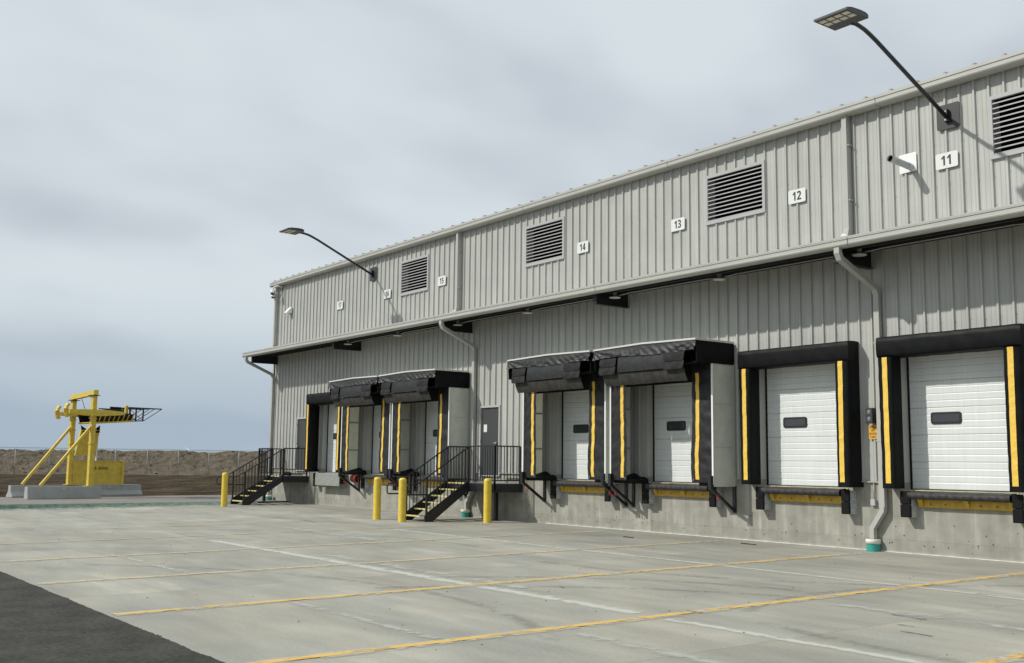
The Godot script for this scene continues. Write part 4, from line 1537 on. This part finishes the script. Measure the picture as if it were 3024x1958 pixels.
func build_bollards():
	var labels := ["yellow pipe bollard beside the far stairs, leftmost bollard", "yellow pipe bollard left of the nearer stairs, standing off the handrail", "yellow pipe bollard right in front of the nearer stairs' handrail loop", "yellow pipe bollard in front of the nearer stairs' landing, rightmost bollard"]
	var at := [Vector3(-38.95, 0, 3.67), Vector3(-28.57, 0, 3.01), Vector3(-27.13, 0, 2.99), Vector3(-25.38, 0, 1.21)]
	var first: Node3D = null
	for k in 4:
		var p: Vector3 = at[k] + Vector3(0, gy(at[k].z) - 0.002, 0)
		if k == 0:
			first = thing("bollard", labels[0], "bollard", p, "yellow pipe bollards")
			var st := mb(true)
			lathe(st, p, [Vector2(0.113, 0.0), Vector2(0.113, 1.19)], 24)
			put("pipe", st, M.bollard, first, true)
			st = mb(true)
			lathe(st, p, [Vector2(0.113, 1.19), Vector2(0.108, 1.215), Vector2(0.085, 1.245), Vector2(0.05, 1.258), Vector2(0.0, 1.262)], 24)
			put("cap", st, M.bollard, first, true)
		else:
			copy_of(first, p, labels[k])

# ---------------------------------------------------------------- things fixed to the wall
func wall_lamp(x: float, label: String):
	var t := thing("wall_lamp", label, "wall lamp", Vector3(x, 8.3, 0.03), "long armed floodlights on the upper wall")
	var st := mb()
	round_plate(st, Vector3(x, 8.575, 0.053), 0.49, 0.50, 0.035, 0.014)
	put("mounting_plate", st, M.bronze, t)
	st = mb()
	bx(st, Vector3(x - 0.012 + 0.02, 8.46, 0.067), Vector3(x + 0.012 + 0.02, 8.70, 0.15))
	bx(st, Vector3(x - 0.05, 8.455, 0.067), Vector3(x + 0.07, 8.475, 0.14))
	put("bracket", st, M.black_steel, t)
	for b in [Vector3(x - 0.03, 8.68, 0.075), Vector3(x - 0.03, 8.50, 0.10)]:
		st = mb()
		bo(st, b, Vector3(0.03, 0.03, 0.05), Basis.IDENTITY)
		put("bolt", st, M.chrome, t)
	st = mb(true)
	tube(st, [Vector3(x, 8.535, 0.09), Vector3(x, 9.55, 2.36), Vector3(x, 9.635, 2.58), Vector3(x, 9.68, 2.72), Vector3(x, 9.71, 2.88), Vector3(x, 9.73, 3.10)], 0.040, 10)
	put("arm", st, M.black_steel, t, true)
	# head: flat housing, wide along the wall
	st = mb()
	var y := 9.70
	var o := [Vector2(3.04, y), Vector2(3.66, y + 0.01), Vector2(3.66, y + 0.05), Vector2(3.52, y + 0.085), Vector2(3.25, y + 0.10), Vector2(3.10, y + 0.09), Vector2(3.04, y + 0.06)]
	along_x(st, o, x - 0.40, x + 0.32)
	var head := put("lamp_head", st, M.bronze, t)
	st = mb()
	cbox(st, Vector3(x - 0.06, y - 0.005, 2.98), Vector3(x + 0.06, y + 0.07, 3.06), 0.015)
	put("knuckle", st, M.bronze, head)
	for i in 4:
		for j in 2:
			st = mb()
			var cx := x - 0.04 + (i - 1.5) * 0.165
			var cz := 3.375 + j * 0.158
			bo(st, Vector3(cx, y - 0.001 + (cz - 3.04) * 0.016, cz), Vector3(0.130, 0.012, 0.118), Basis.IDENTITY)
			put("led_panel", st, M.led, head)

func build_wall_fittings():
	wall_lamp(-11.42, "long armed black floodlight above sign 11, larger of the two in view")
	wall_lamp(-34.55, "long armed black floodlight above sign 16, near the far corner")
	# dock numbers
	var sx := {11: -11.49, 12: -15.15, 13: -18.87, 14: -22.58, 15: -29.85, 16: -33.48, 17: -37.15}
	var spot := {11: "white number sign reading 11 right of the galvanized vent pipe", 12: "white number sign reading 12 between a louver and the nearer upper downspout", 13: "white number sign reading 13 left of the largest fully visible louver", 14: "white number sign reading 14 just right of the middle louver", 15: "white number sign reading 15 between the far louver and a downspout", 16: "white number sign reading 16 crossed by the far floodlight's shadow", 17: "white number sign reading 17 nearest the building's far corner"}
	for k in sx:
		var x: float = sx[k]
		var t := thing("number_sign", spot[k], "sign", Vector3(x, 7.54, 0.03), "white dock number signs")
		var st := mb()
		round_plate(st, Vector3(x, 7.70, 0.053), 0.475, 0.315, 0.035, 0.006)
		put("plate", st, M.sign_white, t)
		var tm := text_mesh(str(k), 0.195, true)
		put_local("digits", tm, M.sign_black, t, Vector3(x, 7.70, 0.0605)).scale = Vector3(0.84, 1, 1)
		st = mb()
		for y in [7.838, 7.562]:
			disc_z(st, Vector3(x, y, 0.060), 0.008, 8)
		put("screw", st, M.gray_steel, t)
	# galvanized vent pipe on its plate
	var v := thing("vent_pipe", "galvanized vent pipe on a bright square plate left of sign 11", "pipe", Vector3(-12.34, 7.64, 0.03))
	var s := mb()
	bx(s, Vector3(-12.54, 7.64, 0.053), Vector3(-12.15, 8.03, 0.057))
	put("plate", s, M.alu, v)
	s = mb(true)
	tube(s, [Vector3(-12.27, 7.73, 0.03), Vector3(-12.35, 7.82, 0.66)], 0.068, 16, false)
	put("pipe", s, M.galv, v, true)
	s = mb(true)
	tube(s, [Vector3(-12.349, 7.819, 0.655), Vector3(-12.35, 7.82, 0.668)], 0.073, 16, false)
	tube(s, [Vector3(-12.283, 7.745, 0.14), Vector3(-12.286, 7.748, 0.16)], 0.072, 16, false)
	put("collar", s, M.galv, v, true)
	s = mb()
	disc_z(s, Vector3(-12.347, 7.817, 0.62), 0.066, 16)
	put("dark_mouth", s, M.dark_inside, v)
	# cameras under the eave at the far corner
	var c := thing("security_camera", "white twin dome cameras on a bracket at the far corner of the eave", "camera", Vector3(-42.75, 8.7, 0.05))
	s = mb(true)
	tube(s, [Vector3(-42.55, 9.10, 0.05), Vector3(-42.55, 9.12, 0.22), Vector3(-42.62, 9.10, 0.36), Vector3(-42.68, 9.02, 0.42), Vector3(-42.70, 8.92, 0.42)], 0.035, 10)
	tube(s, [Vector3(-42.88, 8.86, 0.10), Vector3(-43.0, 8.88, 0.24), Vector3(-43.04, 8.80, 0.26)], 0.028, 10)
	put("bracket_arm", s, M.white, c, true)
	for d in [[Vector3(-42.70, 8.84, 0.42), 0.115], [Vector3(-43.04, 8.72, 0.26), 0.085]]:
		s = mb(true)
		var r: float = d[1]
		lathe(s, d[0], [Vector2(0.0, r * 1.0), Vector2(r * 0.75, r * 0.85), Vector2(r, r * 0.3), Vector2(r, -r * 0.25), Vector2(r * 0.9, -r * 0.3)], 16)
		var hs := put("housing", s, M.white, c, true)
		s = mb(true)
		lathe(s, d[0], [Vector2(r * 0.86, -r * 0.28), Vector2(r * 0.75, -r * 0.7), Vector2(r * 0.4, -r * 0.98), Vector2(0.0, -r * 1.05)], 16)
		put("dome", s, M.glass_dark, hs, true)
	s = mb(true)
	tube(s, [Vector3(-42.52, 9.05, 0.06), Vector3(-42.45, 8.85, 0.10), Vector3(-42.55, 8.70, 0.12), Vector3(-42.72, 8.66, 0.10)], 0.012, 6)
	put("cable", s, M.black_steel, c, true)
	# sloped white vent hood
	var hd := thing("vent_hood", "small white sloped hood on the upper wall near the far corner", "vent", Vector3(-41.62, 7.85, 0.03))
	s = mb()
	along_x(s, [Vector2(0.053, 7.86), Vector2(0.053, 8.12), Vector2(0.07, 8.12), Vector2(0.27, 7.90), Vector2(0.27, 7.86)], -41.78, -41.50)
	put("hood", s, M.white, hd)
	s = mb(true)
	lathe(s, Vector3(-41.64, 7.80, 0.15), [Vector2(0.06, 0.06), Vector2(0.06, 0.0), Vector2(0.04, -0.04), Vector2(0.0, -0.05)], 12)
	put("spout", s, M.white, hd, true)
	# round lamps under the canopy
	var first: Node3D = null
	var places := [[-13.07, "beside the downspout between docks 11 and 12"], [-16.87, "between signs 12 and 13"], [-20.47, "on the canopy beam between signs 13 and 14"], [-24.2, "left of sign 14"], [-27.80, "above the door with the paper notice"], [-31.5, "above the shelter under sign 15"], [-35.08, "on the canopy beam below the far floodlight"], [-9.42, "at the right edge of the photograph"]]
	for p in places:
		var lb: String = "round flat lamp under the canopy " + p[1]
		var at := Vector3(p[0], 5.955, 0.74)
		if first == null:
			first = thing("canopy_lamp", lb, "lamp", at, "round lamps under the canopy")
			s = mb(true)
			lathe(s, at, [Vector2(0.0, 0.03), Vector2(0.10, 0.028), Vector2(0.145, 0.012), Vector2(0.15, 0.0), Vector2(0.14, -0.012)], 20)
			put("housing", s, M.frame_gray, first, true)
			s = mb()
			lathe(s, at, [Vector2(0.14, -0.012), Vector2(0.0, -0.016)], 20)
			put("lens", s, M.lamp_lens, first)
			s = mb()
			lathe(s, at, [Vector2(0.045, 0.028), Vector2(0.05, 0.10), Vector2(0.05, 0.21)], 10)
			put("stem", s, M.gray_steel, first)
		else:
			copy_of(first, at, lb)
	# conduit that links the lamps
	var cd := thing("conduit", "thin gray conduit running under the canopy from lamp to lamp", "conduit", Vector3(-22.0, 6.02, 0.62))
	var xs := [-35.08, -31.5, -27.80, -24.2, -20.47, -16.87, -13.07, -9.42]
	for k in xs.size() - 1:
		s = mb(true)
		tube(s, [Vector3(xs[k] + 0.05, 6.0, 0.72), Vector3(xs[k] + 0.25, 6.015, 0.68), Vector3(xs[k] + 0.45, 6.033, 0.66), Vector3(xs[k + 1] - 0.45, 6.033, 0.66), Vector3(xs[k + 1] - 0.25, 6.015, 0.68), Vector3(xs[k + 1] - 0.05, 6.0, 0.72)], 0.013, 6)
		put("run", s, M.louver, cd, true)
	# traffic signal and its mirrored sign
	var sg := thing("dock_signal", "black two lens traffic signal between the foam seals of docks 11 and 12", "traffic signal", Vector3(-13.34, 2.57, 0.03))
	s = mb()
	cbox(s, Vector3(-13.425, 2.57, 0.053), Vector3(-13.255, 2.885, 0.20), 0.012)
	put("box", s, M.signal, sg)
	for y in [2.80, 2.66]:
		s = mb()
		lathe(s, Vector3.ZERO, [Vector2(0.0, 0.006), Vector2(0.03, 0.004), Vector2(0.043, 0.0)], 16)
		var ml := put("lens", s, M.lens, sg)
		ml.basis = Basis(Vector3.RIGHT, PI / 2)
		ml.position = Vector3(-13.34, y, 0.203) - world_at(sg)
	var sn := thing("mirrored_sign", "yellow MOVE ON GREEN ONLY sign in mirror writing below the traffic signal", "sign", Vector3(-13.35, 2.25, 0.03))
	s = mb()
	round_plate(s, Vector3(-13.35, 2.395, 0.053), 0.205, 0.285, 0.02, 0.004)
	put("plate", s, M.sign_yellow, sn)
	var words := ["MOVE", "ON", "GREEN", "ONLY"]
	for k in 4:
		var wd := put_local("word", text_mesh(words[k], 0.042), M.sign_brown, sn, Vector3(-13.35, 2.495 - k * 0.066, 0.0585))
		wd.scale = Vector3(-1, 1, 1)
	# junction box and conduit on the concrete
	var jb := thing("junction_box", "small gray junction box with conduit on the concrete right of dock 12's bumper", "junction box", Vector3(-13.40, 0.9, 0.0))
	s = mb()
	cbox(s, Vector3(-13.455, 0.905, 0.002), Vector3(-13.345, 1.035, 0.075), 0.006)
	put("box", s, M.frame_gray, jb)
	s = mb(true)
	tube(s, [Vector3(-13.385, 1.035, 0.035), Vector3(-13.385, 1.37, 0.035)], 0.013, 8)
	put("conduit", s, M.gray_steel, jb, true)
	# plastic drain boots that take the downspouts
	first = null
	for p in [[Vector3(-13.38, 0, 0.12), "white and teal drain boot under the downspout between docks 11 and 12"], [Vector3(-28.10, 0, 0.13), "white and teal drain boot under the nearer stairs' landing"], [Vector3(-42.75, 0, 0.22), "white and teal drain boot at the far corner behind the stairs"]]:
		if first == null:
			first = thing("drain_boot", p[1], "drain pipe", p[0], "white and teal drain boots")
			s = mb(true)
			lathe(s, p[0], [Vector2(0.135, -0.05), Vector2(0.135, 0.15)], 20)
			put("teal_pipe", s, M.teal, first, true)
			s = mb(true)
			lathe(s, p[0], [Vector2(0.135, 0.15), Vector2(0.148, 0.15), Vector2(0.148, 0.225), Vector2(0.14, 0.24), Vector2(0.09, 0.24), Vector2(0.09, 0.20)], 20)
			put("coupling", s, M.pvc, first, true)
		else:
			copy_of(first, p[0], p[1])

# ---------------------------------------------------------------- yellow gantry machine on its barriers
func build_machine():
	var org := Vector3(-46.27, 0.04, 8.93)
	var turn := Basis(Vector3.UP, deg_to_rad(103.3))
	# local axes: x along the barriers to the right, y up, z towards the viewer
	var barrier := func(x0: float, x1: float, z: float, step: bool, label: String):
		var b := thing("concrete_barrier", label, "barrier", org + turn * Vector3((x0 + x1) / 2, 0, z), "precast concrete barriers under the yellow machine")
		b.basis = turn
		var st := mb()
		var h := 0.49
		var o := [Vector2(-0.28, 0), Vector2(-0.28, 0.05), Vector2(-0.12, 0.24), Vector2(-0.10, h), Vector2(0.10, h), Vector2(0.12, 0.24), Vector2(0.28, 0.06), Vector2(0.28, 0)]
		if not step: o = [Vector2(-0.16, 0), Vector2(-0.11, h), Vector2(0.11, h), Vector2(0.16, 0)]
		var L := (x1 - x0) / 2
		along_x(st, o, -L, L)
		var mi := put("body", st, M.barrier, b)
		mi.position = Vector3.ZERO
		st = mb()
		bx(st, Vector3(-0.16, h * 0.70, 0.145 if step else 0.142), Vector3(-0.02, h * 0.88, 0.15))
		mi = put("lifting_plate", st, M.galv, b)
		mi.position = Vector3.ZERO
		return b
	barrier.call(0.0, 3.15, -0.16, false, "smooth gray concrete barrier nearest the viewer under the yellow machine")
	barrier.call(0.50, 3.50, -2.68, true, "stepped gray concrete barrier at the left behind the smooth one")
	barrier.call(3.52, 6.50, -2.68, true, "stepped gray concrete barrier at the right end of the rear row")
	var t := thing("scraper_gantry", "tall yellow steel gantry machine with a slanted blade standing on concrete barriers", "machine", org)
	t.basis = turn
	var b := func(called: String, st: SurfaceTool, m: Material, parent: Node = t, smooth := false) -> MeshInstance3D:
		var mi := put(called, st, m, parent, smooth)
		mi.position = Vector3.ZERO
		return mi
	var zf := -0.28
	var zr := -2.68
	# posts
	for p in [[2.73, zf, 4.40], [3.08, zr, 4.30]]:
		var st := mb()
		cbox(st, Vector3(p[0] - 0.095, 0.50, p[1] - 0.10), Vector3(p[0] + 0.095, p[2], p[1] + 0.10), 0.012)
		bx(st, Vector3(p[0] - 0.2, 0.485, p[1] - 0.17), Vector3(p[0] + 0.2, 0.505, p[1] + 0.17))
		var post: MeshInstance3D = b.call("post", st, M.machine)
		st = mb()
		for y in [2.85, 2.25, 3.30]:
			bx(st, Vector3(p[0] - 0.115, y, p[1] - 0.12), Vector3(p[0] + 0.115, y + 0.045, p[1] + 0.12))
		b.call("collar", st, M.machine, post)
		st = mb()
		var bz: float = p[1] + (0.0 if p[1] > -1 else 0.0)
		bar(st, Vector3(0.62 if p[1] > -1 else 1.02, 0.52, bz), Vector3(p[0] - 0.08, 2.98, bz), 0.10, 0.10)
		b.call("brace", st, M.machine)
	# crossbeam
	var st := mb()
	bar(st, Vector3(2.73, 4.43, zf + 0.14), Vector3(3.08, 4.30, zr - 0.14), 0.20, 0.20)
	var cb: MeshInstance3D = b.call("crossbeam", st, M.machine)
	st = mb()
	bx(st, Vector3(2.56, 4.29, zf - 0.2), Vector3(2.92, 4.315, zf + 0.16))
	b.call("flange", st, M.black_steel, cb)
	st = mb()
	bx(st, Vector3(2.90, 4.165, zr - 0.16), Vector3(3.27, 4.19, zr + 0.2))
	b.call("flange", st, M.black_steel, cb)
	st = mb(true)
	tube(st, [Vector3(2.80, 4.28, -0.75), Vector3(2.9, 3.92, -0.6)], 0.012, 6)
	tube(st, [Vector3(2.95, 4.22, -1.75), Vector3(3.05, 3.75, -1.6)], 0.012, 6)
	b.call("chain", st, M.black_steel, t, true)
	# swing arms with their curved counterweights
	for a in [[1.55, 4.02, zf, 3.57, 0.26, 0.14], [2.40, 4.85, zr, 3.56, 0.20, 0.14]]:
		st = mb()
		var z: float = a[2]
		var x0: float = a[0]
		var x1: float = a[1]
		var h: float = a[4] / 2
		var y: float = a[3]
		var pts := [Vector2(x0, y + h * 0.7), Vector2(x0 + 1.0, y + h), Vector2(x1 - 0.9, y + h), Vector2(x1, y + h * 0.65), Vector2(x1 + 0.06, y), Vector2(x1 - 0.02, y - h * 0.4), Vector2(x1 - 0.9, y - h), Vector2(x0 + 1.0, y - h), Vector2(x0, y - h * 0.6)]
		var n := pts.size()
		for s in [-1.0, 1.0]:
			var zz: float = z + s * (0.20 if z > -1 else 0.13)
			for k in n:
				var p: Vector2 = pts[k]
				var q: Vector2 = pts[(k + 1) % n]
				quad(st, Vector3(p.x, p.y, zz - 0.05), Vector3(p.x, p.y, zz + 0.05), Vector3(q.x, q.y, zz + 0.05), Vector3(q.x, q.y, zz - 0.05))
			var idx := Geometry2D.triangulate_polygon(PackedVector2Array(pts))
			for k in range(0, idx.size(), 3):
				for e in [-0.05, 0.05]:
					tri(st, Vector3(pts[idx[k]].x, pts[idx[k]].y, zz + e), Vector3(pts[idx[k + 1]].x, pts[idx[k + 1]].y, zz + e), Vector3(pts[idx[k + 2]].x, pts[idx[k + 2]].y, zz + e))
		b.call("swing_arm", st, M.machine)
		st = mb()
		var hh := 0.27
		for k in 5:
			var a0 := -0.8 + 1.6 * k / 5.0
			var a1 := -0.8 + 1.6 * (k + 1) / 5.0
			var p0 := Vector3(x0 + 0.30 - 0.36 * cos(a0), y + 0.06 + hh * a0 / 0.8, z)
			var p1 := Vector3(x0 + 0.30 - 0.36 * cos(a1), y + 0.06 + hh * a1 / 0.8, z)
			bar(st, p0, p1, 0.20, 0.10)
		b.call("counterweight", st, M.machine)
	# blade tray between the arms: ribbed underside
	st = mb()
	quad(st, Vector3(3.15, 3.60, -0.55), Vector3(4.80, 3.62, -0.55), Vector3(4.80, 3.64, -2.4), Vector3(3.15, 3.62, -2.4))
	quad(st, Vector3(3.15, 3.58, -0.55), Vector3(4.80, 3.60, -0.55), Vector3(4.76, 3.31, -0.75), Vector3(3.16, 3.17, -0.75))
	quad(st, Vector3(3.15, 3.58, -2.4), Vector3(4.80, 3.60, -2.4), Vector3(4.76, 3.31, -2.2), Vector3(3.16, 3.17, -2.2))
	b.call("blade_tray", st, M.black_steel)
	st = mb()
	for k in 8:
		var x := 3.22 + k * 0.215
		bar(st, Vector3(x, 3.19 + k * 0.017, -0.70), Vector3(x, 3.55, -0.50), 0.035, 0.03)
		bar(st, Vector3(x, 3.19 + k * 0.017, -0.70), Vector3(x, 3.19 + k * 0.017, -2.2), 0.035, 0.03)
	bar(st, Vector3(3.12, 3.16, -0.70), Vector3(4.78, 3.295, -0.70), 0.08, 0.07)
	bar(st, Vector3(3.12, 3.16, -2.2), Vector3(4.78, 3.295, -2.2), 0.08, 0.07)
	b.call("tray_ribs", st, M.machine)
	st = mb()
	quad(st, Vector3(3.56, 3.84, -1.5), Vector3(4.7, 3.84, -1.5), Vector3(4.8, 3.70, -1.3), Vector3(3.56, 3.78, -1.3))
	bx(st, Vector3(4.2, 3.82, -1.6), Vector3(4.72, 3.93, -1.55))
	b.call("rubber_edge", st, M.rubber)
	st = mb()
	cbox(st, Vector3(4.66, 3.62, -1.2), Vector3(4.78, 4.0, -1.05), 0.02)
	b.call("lug", st, M.machine)
	st = mb()
	cbox(st, Vector3(2.88, 3.32, -0.95), Vector3(3.05, 3.62, -0.75), 0.02)
	cbox(st, Vector3(2.95, 3.42, -1.1), Vector3(3.25, 3.52, -0.95), 0.02)
	b.call("winch", st, M.black_steel)
	# dark lattice frame at the right
	st = mb()
	for z in [-0.95, -2.05]:
		var far := 0.35 if z < -1.5 else 0.0
		bar(st, Vector3(4.76, 3.90 - 0.02 * far, z), Vector3(6.36 - far * 0.8, 3.90, z), 0.05, 0.05)
		bar(st, Vector3(4.80, 3.42, z), Vector3(5.36, 3.34, z), 0.025, 0.025)
		bar(st, Vector3(4.78, 3.90, z), Vector3(4.80, 3.42, z), 0.05, 0.05)
		for x in [5.10, 5.45]:
			bar(st, Vector3(x, 3.90, z), Vector3(x - 0.01, 3.32, z), 0.05, 0.05)
			bar(st, Vector3(x, 3.32, z), Vector3(x + 0.92, 3.90, z), 0.025, 0.025)
	for x in [4.78, 5.10, 5.45, 6.05]:
		bar(st, Vector3(x, 3.90, -0.95), Vector3(x, 3.90, -2.05), 0.03, 0.03)
	for x in [5.10, 5.45]:
		bar(st, Vector3(x, 3.33, -0.95), Vector3(x, 3.33, -2.05), 0.025, 0.025)
		bar(st, Vector3(x, 3.33, -0.95), Vector3(x, 3.88, -2.05), 0.02, 0.02)
	b.call("lattice_frame", st, M.black_steel)
	# hanging lower blade with a scooped rubber top
	st = mb()
	var pz := -1.5
	var o := [Vector2(2.66, 1.76), Vector2(3.55, 1.76), Vector2(3.69, 2.87), Vector2(2.85, 2.87)]
	for s in [0.06, -0.06]:
		quad(st, Vector3(o[0].x, o[0].y, pz + s), Vector3(o[1].x, o[1].y, pz + s), Vector3(o[2].x, o[2].y, pz + s), Vector3(o[3].x, o[3].y, pz + s))
	for k in 4:
		var p: Vector2 = o[k]
		var q: Vector2 = o[(k + 1) % 4]
		quad(st, Vector3(p.x, p.y, pz + 0.06), Vector3(p.x, p.y, pz - 0.06), Vector3(q.x, q.y, pz - 0.06), Vector3(q.x, q.y, pz + 0.06))
	bar(st, Vector3(2.64, 1.76, pz + 0.07), Vector3(2.86, 2.87, pz + 0.07), 0.07, 0.07)
	bar(st, Vector3(2.72, 2.32, pz + 0.07), Vector3(3.6, 2.32, pz + 0.07), 0.03, 0.03)
	bar(st, Vector3(2.80, 2.66, pz + 0.07), Vector3(3.66, 2.66, pz + 0.07), 0.03, 0.03)
	bar(st, Vector3(2.66, 1.775, pz + 0.07), Vector3(3.55, 1.775, pz + 0.07), 0.03, 0.03)
	b.call("lower_blade", st, M.machine)
	st = mb()
	for k in 12:
		var u0 := k / 12.0
		var u1 := (k + 1) / 12.0
		var f := func(u: float) -> Vector3: return Vector3(lerpf(2.83, 3.72, u), 2.875 + 0.20 * pow(absf(u - 0.5) * 2.0, 1.8), pz + 0.03)
		var g := func(u: float) -> Vector3: return Vector3(lerpf(2.85, 3.69, u), 2.76, pz + 0.075)
		quad(st, g.call(u0), g.call(u1), f.call(u1), f.call(u0))
		quad(st, f.call(u0), f.call(u1), f.call(u1) - Vector3(0, 0, 0.05), f.call(u0) - Vector3(0, 0, 0.05))
	b.call("scoop_rubber", st, M.rubber)
	st = mb()
	cbox(st, Vector3(3.60, 1.55, pz - 0.04), Vector3(3.665, 2.65, pz + 0.04), 0.008)
	b.call("white_post", st, M.alu)
	st = mb(true)
	tube(st, [Vector3(2.9, 2.70, pz - 0.1), Vector3(3.75, 2.68, pz - 0.1)], 0.03, 8)
	b.call("tie_rod", st, M.machine, t, true)
	# big plate at the foot, with its stencil
	st = mb()
	bx(st, Vector3(3.16, 0.51, zr + 0.16), Vector3(5.42, 1.55, zr + 0.18))
	bx(st, Vector3(3.16, 1.535, zr + 0.10), Vector3(5.52, 1.565, zr + 0.20))
	var pl: MeshInstance3D = b.call("base_plate", st, M.machine)
	st = mb()
	cbox(st, Vector3(5.42, 0.50, zr + 0.08), Vector3(5.54, 1.57, zr + 0.24), 0.01)
	b.call("end_post", st, M.machine, pl)
	var tx := put_local("stencil", text_mesh("B  BEARS", 0.115, true), M.sign_brown, pl, Vector3.ZERO)
	tx.position = Vector3(4.46, 1.215, zr + 0.183)
